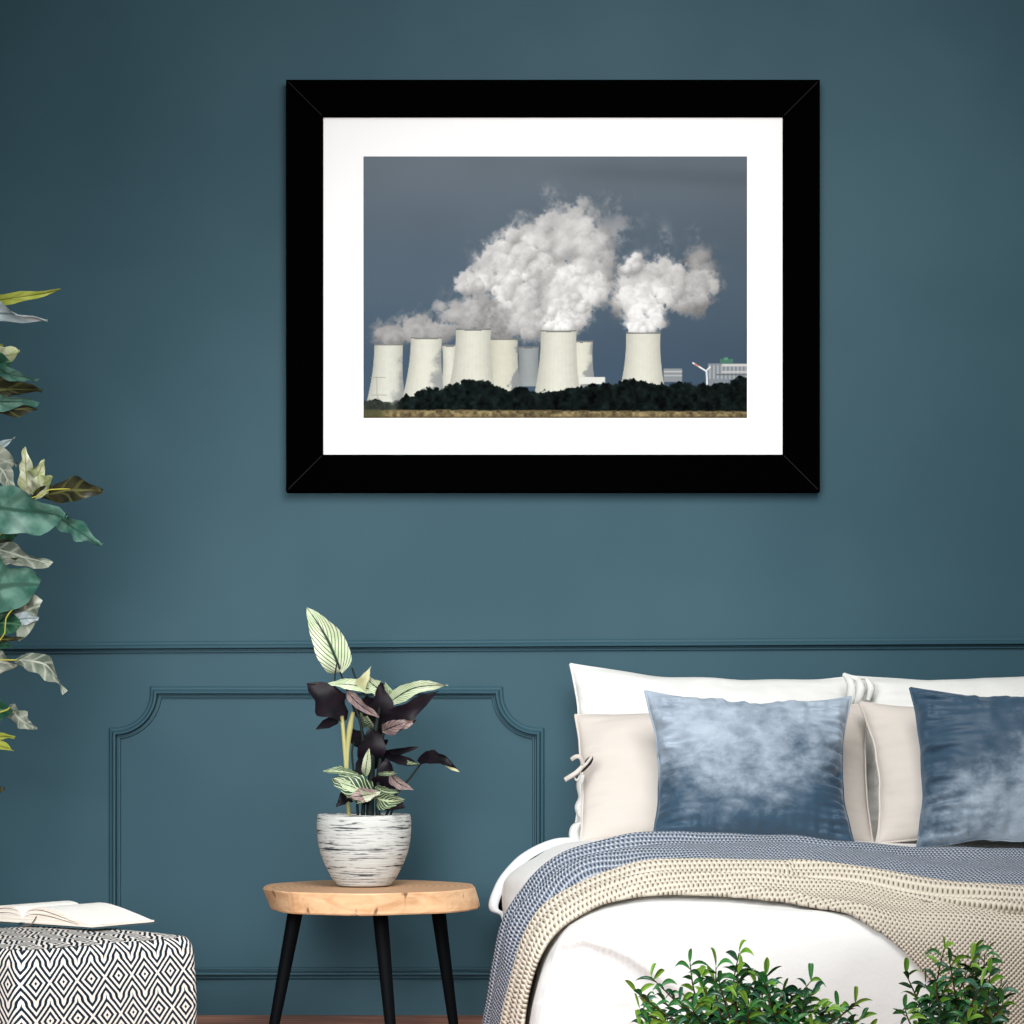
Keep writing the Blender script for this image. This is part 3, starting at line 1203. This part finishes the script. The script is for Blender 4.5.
G = lambda n, a, b, **k: leafm(n, lin(*a), lin(*b), **k)
M_CAL_PALE = G('pale_leaf_green_veins', (188, 206, 164), (220, 226, 198), vein=lin(22, 50, 38), vn=9, vk=.95, wid=.26, slope=1.0, rough=.5)
M_CAL_DARK = G('dark_purple_leaf_underside', (9, 10, 16), (28, 20, 28), rough=.5, spec=.2)
M_CAL_PINK = G('dusky_pink_leaf', (104, 86, 90), (168, 146, 138), vein=lin(24, 24, 28), vn=6, vk=.7, wid=.3, slope=.8, rough=.5)
M_CAL_GRN = G('green_striped_leaf', (28, 56, 42), (62, 92, 66), vein=lin(196, 208, 166), vn=7, vk=.9, wid=.30, slope=.9, rough=.5)
M_CAL_CREAM = G('cream_young_leaf', (196, 196, 150), (214, 212, 178), rough=.5)
M_STEM_D = plain('dark_green_stem', lin(26, 36, 34), .6, .2)
M_STEM_L = plain('pale_yellow_stem', lin(172, 168, 112), .6, .3)

# ------------------------------------------------------------------ calathea in its pot
pc = P(364, 886, TY)
PZ = .4075
cal = thing('potted_plant', (pc.x, pc.y, PZ),
            'striped-leaf houseplant in a whitewashed ribbed round pot on the wooden stool', 'plant')
mb = MB()
prof = [(.0, .001), (.060, .001), (.072, .003), (.080, .012), (.094, .034), (.108, .062), (.118, .092), (.1245, .122), (.127, .150), (.1265, .176),
        (.1255, .188), (.1230, .1935), (.1195, .1925), (.1175, .186), (.118, .165), (.112, .12)]
pr2 = []
for (r0, z0), (r1, z1) in zip(prof[:-1], prof[1:]):
    for k in range(4):
        t = k / 4
        pr2.append((r0 + (r1 - r0) * t, z0 + (z1 - z0) * t))
pr2.append(prof[-1])
pr3 = []
for i, (r0, z0) in enumerate(pr2):
    rb = .0007 * math.sin(z0 * 900) if .01 < z0 < .18 and i < 48 else 0
    pr3.append((r0 + rb, z0))
mb.lathe(pr3, (pc.x, pc.y, PZ), 96)
loc = Vector((pc.x, pc.y, PZ))
o = mb.build('plant_pot', M_POT, None, loc=loc)
o.parent = cal
o.location = (0, 0, 0)
mb = MB()
mb.lathe([(.0, .170), (.06, .172), (.1172, .168)], (pc.x, pc.y, PZ), 48)
mb.build('soil', M_SOIL, cal)

mb = MB()
PALE, DARK, PINK, GRNS, CRM = 0, 1, 2, 3, 4
s_ = F / TY
CL = [  # base, tip, width px, material, depth offset, face, kw
    ((341, 673), (307, 607.5), 30, PALE, -.02, .15, dict(fold=.12, peak=.62, shp=.75, n=18, side_bend=.05)),
    ((347, 719), (308, 683), 27, DARK, -.05, .3, dict(fold=.3, peak=1.1, shp=.7)),
    ((345, 704), (310, 684), 16, DARK, -.045, .3, dict(fold=.2)),
    ((376, 692), (326, 684), 11, PALE, -.045, .5, dict(fold=.3, side_bend=.06)),
    ((346, 690), (379, 717), 10, PINK, -.08, .4, dict(fold=.3, side_bend=.05)),
    ((358, 692), (371, 666.5), 10, CRM, -.06, .2, dict(peak=.55)),
    ((388, 698), (364, 676), 13, PALE, -.02, .3, {}),
    ((392, 700), (385, 682), 9, PALE, 0, .3, {}),
    ((381, 728), (381, 682), 21, DARK, -.03, .2, dict(fold=.2)),
    ((374, 716), (366, 694), 16, DARK, .0, .2, {}),
    ((386, 706), (448, 685), 14, PALE, -.05, .35, dict(side_bend=-.11, fold=.25, n=14)),
    ((382, 730), (438, 691), 21, DARK, -.035, .3, dict(side_bend=.0, peak=.65)),
    ((382, 731), (406, 722), 12, PINK, -.07, .5, dict(wave=.1)),
    ((392, 727), (416, 721), 9, PINK, -.08, .4, dict(wave=.15)),
    ((404, 724), (416, 720.5), 6, DARK, -.085, .4, {}),
    ((340, 718), (316, 729), 9, DARK, .0, .3, {}),
    ((330, 712), (316, 710), 4, DARK, .01, .3, {}),
    ((372, 770), (371, 728), 26, DARK, -.03, .2, dict(shp=.6)),
    ((364, 746), (350, 727), 15, DARK, .0, .2, {}),
    ((368, 726), (360, 712), 10, GRNS, .03, .2, {}),
    ((375, 728), (366, 714), 12, GRNS, .03, -.2, {}),
    ((382, 754), (418, 747), 8, DARK, -.02, .9, dict(wave=.1, fold=.4)),
    ((383, 755), (420, 764), 9, DARK, -.05, .7, dict(wave=.1)),
    ((398, 757), (420, 764), 4, GRNS, -.06, .6, dict(side_bend=.06)),
    ((417, 761), (452, 764), 13, DARK, -.06, .5, dict(side_bend=-.14, wave=.12, peak=.7, fold=.1)),
    ((444, 762), (460, 772), 5, CRM, -.06, .6, {}),
    ((432, 757), (457, 769), 8, DARK, -.062, .5, dict(side_bend=-.08)),
    ((380, 795), (389, 760), 20, DARK, -.02, .2, dict(shp=.6)),
    ((365, 776), (369, 748), 8, PALE, -.09, .3, {}),
    ((360, 776), (323, 771), 9, GRNS, -.06, .8, dict(side_bend=.05, n=12)),
    ((374, 796), (333, 778), 24, GRNS, -.10, .4, dict(fold=.2, n=14, shp=.7)),
    ((370, 790), (334, 779), 10, PALE, -.105, .4, dict(n=12, side_bend=-.05)),
    ((378, 793), (347, 798), 12, PINK, -.12, .6, dict(n=12)),
    ((352, 797), (380, 793), 10, PALE, -.125, .6, dict(n=12)),
    ((390, 772), (414, 790), 10, PINK, -.08, .4, dict(side_bend=.1)),
    ((378, 774), (398, 773), 4, GRNS, -.08, .4, {}),
    ((374, 796), (404, 800), 16, GRNS, -.10, .4, dict(side_bend=.08, n=12)),
    ((380, 795), (406, 808), 13, DARK, -.09, .5, dict(side_bend=.08)),
    ((376, 786), (400, 792), 9, GRNS, -.05, .4, dict(side_bend=.1)),
    ((352, 794), (336, 806), 11, DARK, -.09, .4, {}),
    ((372, 800), (352, 792), 14, DARK, -.05, .4, {}),
    ((366, 752), (356, 786), 12, DARK, .03, .4, {}),
    ((372, 748), (388, 740), 10, DARK, .03, .4, {}),
    ((370, 720), (352, 700), 14, DARK, .05, .4, {}),
    ((376, 735), (392, 700), 16, DARK, .05, .2, {}),
]
random.seed(3)
for i, (b_, t_, w_, mi, dd, fa, kw) in enumerate(CL):
    d = TY + dd
    k = dict(kw)
    k.setdefault('n', 12)
    k.setdefault('wave', .11)
    k.setdefault('rag', .16 if w_ > 8 and i else .04)
    leaf(mb, P(b_[0], b_[1], d + .02), P(t_[0], t_[1], d - .03), w_ / s_ * 1.12, mi, bend=.10, face=fa * .6, seed=i, **k)
mb.build('foliage', [M_CAL_PALE, M_CAL_DARK, M_CAL_PINK, M_CAL_GRN, M_CAL_CREAM], cal)
mb = MB()
SZ = .57
for pts, rad, mi in (
        ([(370, 816), (371, 780), (374, 740), (380, 705)], (.012, .010, .007, .004), 0),
        ([(363, 816), (364, 780), (362, 730), (352, 700), (340, 672)], (.006, .005, .004, .003, .002), 0),
        ([(378, 816), (378, 780), (382, 745), (384, 722)], (.008, .006, .005, .003), 0),
        ([(386, 816), (395, 796), (410, 778), (422, 762)], (.004, .0035, .003, .0025), 0),
        ([(358, 816), (356, 790), (352, 755), (354, 742)], (.004, .003, .003, .002), 0),
        ([(349, 816), (347, 790), (345.5, 760), (342, 716)], (.006, .0052, .006, .0055), 1),
        ([(347, 770), (348, 745), (350, 728), (353, 712)], (.004, .006, .0085, .005), 1),
        ([(335, 692), (335, 676), (337, 662)], (.0022, .0022, .0015), 0),
        ([(366, 696), (358, 684), (352, 668)], (.003, .003, .0025), 0),
        ([(390, 816), (398, 800), (404, 806)], (.003, .0025, .002), 0)):
    q = sm3([P(x_, y_, TY - .02 - .0006 * (816 - y_) * .4) for x_, y_ in pts], 14)
    rr = np.interp(np.linspace(0, 1, 14), np.linspace(0, 1, len(rad)), rad)
    mb.tube(q, list(rr), 8, mi)
mb.build('stem', [M_STEM_D, M_STEM_L], cal)

# ------------------------------------------------------------------ tall plant at the left
M_F = [G('yellow_green_leaf', (150, 160, 58), (182, 188, 92), vein=lin(92, 100, 34), vn=4, vk=.3),
       G('silvery_leaf', (176, 194, 198), (214, 224, 226), vein=lin(120, 140, 140), vn=5, vk=.35),
       G('cream_leaf', (176, 186, 130), (228, 230, 206), vein=lin(150, 160, 90), vn=5, vk=.5),
       G('dark_olive_leaf', (24, 28, 22), (60, 58, 38), vein=lin(104, 106, 62), vn=5, vk=.5),
       G('teal_green_leaf', (48, 96, 82), (104, 142, 128), vein=lin(52, 86, 74), vn=4, vk=.5, rough=.35),
       G('grey_green_leaf', (92, 104, 92), (158, 164, 148), vein=lin(196, 200, 184), vn=5, vk=.5),
       G('deep_green_leaf', (24, 62, 46), (52, 98, 74), vein=lin(90, 130, 100), vn=5, vk=.4, rough=.35)]
YG, SV, CR_, OL, TE, GR, DG = range(7)
FD_ = 5.95
fx = P(-62, 700, FD_)
fic = thing('tall_plant', (fx.x, fx.y, 0), 'tall leafy indoor tree with mixed green and silvery leaves at the left edge', 'plant')
mb = MB()
sF = F / FD_
FL = [
    ((-62, 306), (61, 290), 10, YG, -.02, .9, dict(wave=.16, n=16, side_bend=.02)),
    ((-55, 318), (47, 322), 18, SV, -.05, .8, dict(wave=.10, n=14, side_bend=-.06)),
    ((-35, 372), (20, 352), 34, CR_, .03, .2, dict(peak=.9, n=12)),
    ((-35, 366), (3, 345), 14, YG, .04, .2, {}),
    ((-40, 372), (11, 363), 22, DG, -.05, .2, dict(shp=.6)),
    ((-30, 360), (39, 380), 13, TE, -.07, .7, dict(n=12, side_bend=.03)),
    ((-50, 380), (28, 384), 20, DG, .0, .5, dict(shp=.6)),
    ((-50, 390), (42, 390), 24, OL, -.03, .4, dict(n=14, shp=.5, wave=.05)),
    ((-50, 400), (39, 403), 15, TE, -.06, .5, dict(n=14, shp=.6, wave=.07)),
    ((-50, 410), (38, 409), 13, OL, -.04, .6, dict(n=14, shp=.6, wave=.07)),
    ((-35, 470), (15, 437), 10, SV, .0, .5, {}),
    ((-45, 448), (17, 464), 28, GR, -.03, .3, dict(shp=.5, n=12)),
    ((-15, 458), (12, 498), 15, GR, -.06, .4, dict(side_bend=-.12)),
    ((28, 494), (25, 448), 13, CR_, -.03, .3, dict(wave=.12, n=12, fold=.3)),
    ((30, 493), (44, 462), 16, CR_, -.05, .1, dict(wave=.1, n=12, shp=.6)),
    ((32, 493), (53, 478), 16, CR_, -.055, .3, dict(wave=.1, n=12, shp=.6)),
    ((28, 500), (102, 491), 22, OL, -.06, .4, dict(n=16, wave=.12, side_bend=-.05, peak=1.2)),
    ((-70, 500), (66, 516), 40, TE, -.12, .15, dict(n=20, shp=.5, wave=.05, peak=.95)),
    ((54, 514), (101, 546), 17, TE, -.09, .3, dict(n=12, side_bend=.0, peak=.9)),
    ((-45, 498), (15, 503), 20, OL, -.02, .3, {}),
    ((-20, 522), (18, 534), 26, DG, -.02, .3, dict(shp=.6)),
    ((-20, 544), (51, 565), 18, GR, -.06, .5, dict(n=14, wave=.08)),
    ((-30, 548), (22, 552), 22, OL, -.03, .3, dict(shp=.6)),
    ((-45, 560), (20, 562), 14, GR, -.05, .4, {}),
    ((-55, 588), (39, 585), 46, TE, -.09, .1, dict(n=16, shp=.5, peak=.95)),
    ((-45, 574), (18, 570), 22, DG, -.04, .3, dict(shp=.6)),
    ((-50, 606), (22, 602), 40, DG, -.05, .2, dict(shp=.5)),
    ((6, 617), (40, 606), 36, GR, -.06, .2, dict(n=12, shp=.45, peak=1.1)),
    ((2, 620), (39, 618), 16, SV, -.065, .3, dict(n=12)),
    ((-30, 622), (22, 624), 24, DG, -.03, .3, dict(shp=.6)),
    ((-25, 634), (24, 638), 7, OL, -.07, .4, dict(side_bend=.05)),
    ((-15, 643), (12, 645), 12, DG, -.04, .4, {}),
    ((-45, 655), (18, 664), 26, GR, -.05, .3, dict(shp=.5, wave=.08)),
    ((16, 660), (65, 693), 16, GR, -.07, .4, dict(n=16, side_bend=-.17, fold=.2)),
    ((-45, 712), (14, 710), 36, DG, -.05, .2, dict(shp=.5)),
    ((9, 706), (37, 729), 15, GR, -.07, .3, dict(n=12, side_bend=.05)),
    ((-35, 735), (15, 737), 11, YG, -.05, .4, {}),
    ((-30, 736), (14, 751), 10, YG, -.06, .4, {}),
    ((-30, 788), (4, 789), 18, OL, -.04, .4, {}),
]
for i, (b_, t_, w_, mi, dd, fa, kw) in enumerate(FL):
    d = FD_ + dd
    k = dict(kw)
    k['wave'] = k.get('wave', 0) + .06
    k['n'] = max(16, k.get('n', 10))
    k['rag'] = .30
    leaf(mb, P(b_[0], b_[1], d + .03), P(t_[0], t_[1], d - .05), w_ / sF * 1.1, mi, bend=.03, face=fa * .6, seed=i, **k)
random.seed(11)
for i in range(46):
    h = random.uniform(.72, 2.05)
    an = random.uniform(PI * .35, PI * 1.75)
    L = random.uniform(.18, .30)
    b_ = Vector((fx.x - .02, fx.y, h))
    t_ = b_ + Vector((math.cos(an) * L, math.sin(an) * L * .8, random.uniform(-.08, .1)))
    if t_.x > fx.x + .05:
        t_.x = fx.x - .05
    if t_.y > -.04:
        t_.y = -.06
    leaf(mb, b_, t_, random.uniform(.05, .10), random.choice((TE, GR, DG, OL, DG)), bend=.05, face=random.uniform(-.5, .8), seed=i, n=8, shp=.6)
mb.build('foliage', M_F, fic)
M_BARK = plain('brown_bark', lin(96, 80, 62), .85, .1, .25, 30)
mb = MB()
q = sm3([Vector((fx.x, fx.y, .27)), Vector((fx.x - .03, fx.y + .01, .8)), Vector((fx.x - .01, fx.y, 1.4)), Vector((fx.x - .03, fx.y, 2.05))], 20)
mb.tube(q, list(np.linspace(.018, .006, 20)), 10)
# yellow leaf stalks that show inside the frame edge
mb.build('trunk', M_BARK, fic)
M_STALK = plain('yellow_stalk', lin(176, 170, 70), .6, .3)
for pts in (((-45, 545), (-5, 538), (8, 523)), ((-45, 655), (0, 640), (6, 618), (14, 608)), ((-50, 500), (0, 502), (36, 497), (48, 490), (70, 489)), ((-50, 520), (0, 505), (28, 494)), ((-50, 520), (10, 518), (56, 516)),
            ((-50, 565), (-20, 545)), ((-50, 660), (-10, 660), (18, 660)), ((-50, 720), (0, 712), (10, 707))):
    q = sm3([P(x_, y_, FD_ - .13) for x_, y_ in pts], 10)
    mb = MB()
    mb.tube(q, .0018, 6)
    mb.build('leaf_stalk', M_STALK, fic)
mb = MB()
mb.lathe([(0, .001), (.12, .001), (.13, .02), (.155, .28), (.16, .30), (.15, .30), (.145, .26), (0, .26)], (fx.x, fx.y, 0), 48)
mb.build('plant_pot', plain('grey_clay_pot', lin(150, 150, 146), .8, .2, .1, 12), fic)

# ------------------------------------------------------------------ pouf
ZP = .335
C1 = Vector((P(19, 0, 5.07).x, 5.07 - D, 0))
C2 = Vector((P(199, 0, 5.45).x, 5.45 - D, 0))
e1 = (C2 - C1)
Lp = e1.length
e1.normalize()
e2 = Vector((-e1.y, e1.x, 0))
pcn = C1 + e1 * Lp / 2 + e2 * Lp / 2
pf = thing('pouf', (pcn.x, pcn.y, 0), 'square woven pouf with a black and white lozenge pattern in the left corner', 'pouf')
mb = MB()
NP = 40
hw = Lp / 2


def pp(x_, y_, z_):
    """superellipsoid-like soft box"""
    return pcn + e1 * x_ + e2 * y_ + Vector((0, 0, z_))


def rbox(sx, sy, ze):
    return sx, sy


rc = .022
# side wall around: rounded square perimeter
per = []
seg = []
for k, (cx_, cy_, a0) in enumerate(((hw - rc, -hw + rc, -90), (hw - rc, hw - rc, 0), (-hw + rc, hw - rc, 90), (-hw + rc, -hw + rc, 180))):
    for i in range(9):
        a_ = R(a0 + 90 * i / 8)
        per.append((cx_ + rc * math.cos(a_), cy_ + rc * math.sin(a_)))
full = []
for i in range(len(per)):
    p0, p1 = per[i], per[(i + 1) % len(per)]
    dist = math.dist(p0, p1)
    m_ = max(1, int(dist / .02))
    for k in range(m_):
        full.append((p0[0] + (p1[0] - p0[0]) * k / m_, p0[1] + (p1[1] - p0[1]) * k / m_))
full.append(full[0])
ul = [0]
for p0, p1 in zip(full[:-1], full[1:]):
    ul.append(ul[-1] + math.dist(p0, p1))
rows, uvs = [], []
ZL = [(0.004, .93), (.012, .965), (.03, .985), (.08, 1.0), (.14, 1.01), (.20, 1.01), (.26, 1.0), (.29, .993), (.31, .982), (.324, .962), (.333, .935)]
for z_, k in ZL:
    rows.append([pp(x_ * k, y_ * k, z_ + .0035 * noise.noise(Vector((x_ * 9, y_ * 9, z_ * 5)))) for x_, y_ in full])
    uvs.append([(u_, z_) for u_ in ul])
mb.grid(rows, uvs)
rows, uvs = [], []
for k in (1, .96, .9, .8, .65, .45, .25, .02):
    z_ = .333 + .020 * (1 - k ** 3)
    rows.append([pp(x_ * .935 * k, y_ * .935 * k, z_) for x_, y_ in full])
    uvs.append([(x_ * .935 * k + .01, y_ * .935 * k) for x_, y_ in full])
mb.grid(rows, uvs)
rows = [[pp(x_ * k, y_ * k, .004) for x_, y_ in full] for k in (.02, .93)]
mb.grid(rows)
mb.build('woven_cover', M_POUF, pf)
M_THREAD = plain('dark_thread', (.02, .035, .05, 1), .9, .1)
for cx_, cy_ in ((hw - .012, -hw + .012), (-hw + .012, -hw + .012)):
    pts = [pp(cx_ * k * 1.0 - (0.0), cy_ * k, z_) for z_, k in [(z, k * (.978)) for z, k in ZL[1:]]]
    mb = MB()
    mb.tube(pts, .0022, 6)
    mb.build('corner_seam', M_THREAD, pf)

# ------------------------------------------------------------------ open book on the pouf
S1 = Vector((-1.174, 5.52 - D, 0))
vd = Vector((.819, -.574, 0)).normalized()
ud = Vector((.574, .819, 0)).normalized()
BH, BW = .205, .235
bk = thing('open_book', (S1.x, S1.y, .356), 'open book lying face up on the patterned pouf', 'book')
Z0 = .357


def bpt(s, u, z):
    return S1 + vd * s + ud * u + Vector((0, 0, Z0 + z))


def topz(q, side):
    # q 0 spine .. 1 fore edge
    return .008 + .037 * math.sin(PI * min(1, q * 1.05) ** .62) ** .8 * (1 - .45 * q) + .004 * (1 - q)


for side, name in ((1, 'right'), (-1, 'left')):
    mb = MB()
    nq, nu = 26, 6
    top = [[bpt(side * BW * q, BH * u, topz(q, side)) for u in np.linspace(0, 1, nu)] for q in np.linspace(0, 1, nq)]
    low = [[bpt(side * BW * q, BH * u, .0035) for u in np.linspace(0, 1, nu)] for q in np.linspace(0, 1, nq)]
    mb.grid(top, mi=0, flip=side < 0)
    mb.grid([[low[i][0] for i in range(nq)], [top[i][0] for i in range(nq)]], mi=1)
    mb.grid([[low[i][-1] for i in range(nq)], [top[i][-1] for i in range(nq)]], mi=1)
    mb.grid([low[-1], top[-1]], mi=1)
    mb.build('page_block', [M_PAPER, M_EDGES], bk)
    # thin brown strips painting the shade in gaps between pages
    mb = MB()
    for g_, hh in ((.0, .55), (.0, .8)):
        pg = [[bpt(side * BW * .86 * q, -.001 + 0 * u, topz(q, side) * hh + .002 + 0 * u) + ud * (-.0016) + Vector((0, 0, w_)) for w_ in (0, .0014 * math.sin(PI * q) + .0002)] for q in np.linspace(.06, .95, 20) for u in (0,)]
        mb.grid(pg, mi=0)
    mb.build('page_gap_shade', plain('shadow_brown_gap', lin(96, 76, 60), .9, 0), bk)
mb = MB()
cv = [[bpt(s, u, z) for u in (-.006, BH + .006)] for s, z in ((-BW - .008, .0022), (-.012, .0010), (-.006, .005), (.006, .005), (.012, .0010), (BW + .008, .0022))]
mb.grid(cv)
o = mb.build('cover', M_BOOKCOVER, bk, smooth=False)
sd_ = o.modifiers.new('s', 'SOLIDIFY')
sd_.thickness = .0022
mb = MB()
mb.tube([bpt(.05, -.003, .022), bpt(.045, -.006, .012), bpt(.040, -.012, .001), bpt(.03, -.03, .0005)], .0012, 6)
mb.build('ribbon_marker', M_RIBBON, bk)

# ------------------------------------------------------------------ leafy shrubs in front of the bed
M_S = [G('glossy_green_leaf', (30, 96, 46), (70, 146, 66), rough=.3, spec=.6, vein=lin(90, 150, 80), vn=3, vk=.0),
       G('deep_glossy_leaf', (10, 50, 32), (28, 86, 50), rough=.25, spec=.7, vein=lin(60, 120, 70), vn=3, vk=.0),
       G('bright_young_leaf', (104, 160, 44), (150, 190, 70), rough=.4, spec=.5, vein=lin(70, 130, 40), vn=3, vk=.0),
       G('blue_green_leaf', (44, 110, 84), (104, 160, 130), rough=.28, spec=.7, vein=lin(40, 90, 66), vn=3, vk=.0)]
M_TWIG = plain('brown_twig', lin(92, 72, 52), .8, .1)
M_TERRA = plain('pale_grey_pot', lin(188, 186, 180), .8, .2, .06, 14)
SD_ = 4.18


def shrub(label, cx, tips, dense, seed, width, depth=.10, low=9):
    random.seed(seed)
    c = P(cx, 744, SD_)
    root = thing('leafy_shrub', (c.x, c.y, 0), label, 'plant', None)
    fo, tw = MB(), MB()
    base = Vector((c.x, c.y, .19))

    def grow(tipx, tipy, d, nl, top=True):
        tip = P(tipx, tipy, d)
        mid = base.lerp(tip, .5) + Vector((random.uniform(-.02, .02), random.uniform(-.03, .03), .02))
        mid.x += (tip.x - base.x) * .18
        q = sm3([base + Vector((random.uniform(-.02, .02), random.uniform(-.02, .02), 0)), mid, tip], 12)
        tw.tube(q, list(np.linspace(.003, .0009, 12)), 5)
        Lq = (tip - base).length
        for i in range(nl):
            t = 1 - (i / nl) * .72 if i else 1
            p = Vector(spl(np.array([list(a) for a in q]), t * 11))
            sgn = 1 if i % 2 else -1
            an = random.uniform(-.9, .9)
            out = Vector((sgn * random.uniform(.5, 1), random.uniform(-.9, .6), random.uniform(-.1, .75)))
            if i == 0:
                out = Vector((random.uniform(-.5, .5) + (tip.x - base.x) * 1.5, random.uniform(-.3, .1), random.uniform(.5, 1)))
            out.normalize()
            L = random.uniform(.025, .041)
            e = p + out * L
            r_ = random.random()
            mi = 2 if (r_ < .12 or (i < 2 and r_ < .5)) else (1 if r_ < .48 else (3 if r_ < .62 else 0))
            leaf(fo, p, e, random.uniform(.0070, .0108), mi, bend=.0, face=random.uniform(-1.2, 1.2), fold=.4,
                 seed=i, n=7, shp=.8, droop=random.uniform(.5, 1.5), peak=.85)

    for (tx, ty) in tips:
        grow(tx, ty + low, SD_ + random.uniform(-depth, depth) * .6, 12)
    for _ in range(dense):
        tx = cx + random.uniform(-1, 1) * width
        lim = interp(tx, sorted(tips)) + 16
        ty = random.uniform(lim, 1065)
        grow(tx, ty, SD_ + random.uniform(-depth, depth), 12)
    fo.build('foliage', M_S, root)
    tw.build('twig', M_TWIG, root)
    mb = MB()
    mb.lathe([(0, .001), (.058, .001), (.064, .006), (.082, .185), (.086, .20), (.080, .20), (.077, .18)], (c.x, c.y, 0), 48)
    mb.build('plant_pot', M_TERRA, root)
    mb = MB()
    mb.lathe([(0, .187), (.078, .183)], (c.x, c.y, 0), 32)
    mb.build('soil', M_SOIL, root)
    return root


shrub('broad leafy green shrub in front of the middle of the bed foot', 745,
      [(636, 983), (640, 1000), (651, 968), (662, 990), (690, 954), (700, 968), (716, 958), (739, 944), (742, 962), (756, 975), (766, 966), (782, 984),
       (793, 990), (811, 972), (813, 985), (822, 1003), (838, 1000), (855, 996), (862, 1010), (868, 1024), (640, 1018)], 66, 21, 105)
shrub('narrow leafy green shrub in front of the cream throw at the right', 955,
      [(906, 975), (905, 1010), (925, 985), (915, 1003), (944, 950), (950, 965), (960, 972), (973, 952), (972, 962), (985, 955), (990, 975), (1000, 990), (1003, 1005), (930, 1000)], 34, 33, 42, low=-1)

# ------------------------------------------------------------------ light
def area(name, loc, target, size, power, col=(1, 1, 1), sy=None):
    l = bpy.data.lights.new(name, 'AREA')
    l.energy = power
    l.color = col
    l.size = size
    if sy:
        l.shape = 'RECTANGLE'
        l.size_y = sy
    o = bpy.data.objects.new(name, l)
    COL.objects.link(o)
    o.location = loc
    o.rotation_euler = (Vector(target) - Vector(loc)).to_track_quat('-Z', 'Y').to_euler()
    return o


k1 = area('key_light', (.45, -3.0, 2.9), (.2, 0, 1.0), 1.5, 42, (1, .985, .96))  # unseen soft lamp added as the key light
k1.data.spread = R(115)
k2 = area('fill_light', (-1.3, -4.6, 1.9), (.55, -.8, .55), 1.4, 14, (.96, .98, 1))
k2.data.spread = R(75)
k3 = area('low_fill_light', (-.9, -4.4, 1.15), (-.75, 0, .2), 1.3, 13, (.97, .99, 1))  # unseen lamp added to brighten the lower wall and stool
k3.data.spread = R(58)
w = bpy.data.worlds.new('World')
SC.world = w
w.use_nodes = True
w.node_tree.nodes['Background'].inputs[0].default_value = (.95, .98, 1, 1)
w.node_tree.nodes['Background'].inputs[1].default_value = .30

# ------------------------------------------------------------------ camera
cam = bpy.data.cameras.new('camera')
cam.sensor_width = 36
cam.lens = F / 1024 * 36
cam.shift_y = (744 - 512) / 1024
cam.clip_end = 100
co_ = bpy.data.objects.new('camera', cam)
COL.objects.link(co_)
co_.location = (0, -D, CZ)
co_.rotation_euler = (R(90), 0, 0)
SC.camera = co_
SC.view_settings.view_transform = 'Standard'
SC.view_settings.look = 'None'
SC.view_settings.exposure = 0
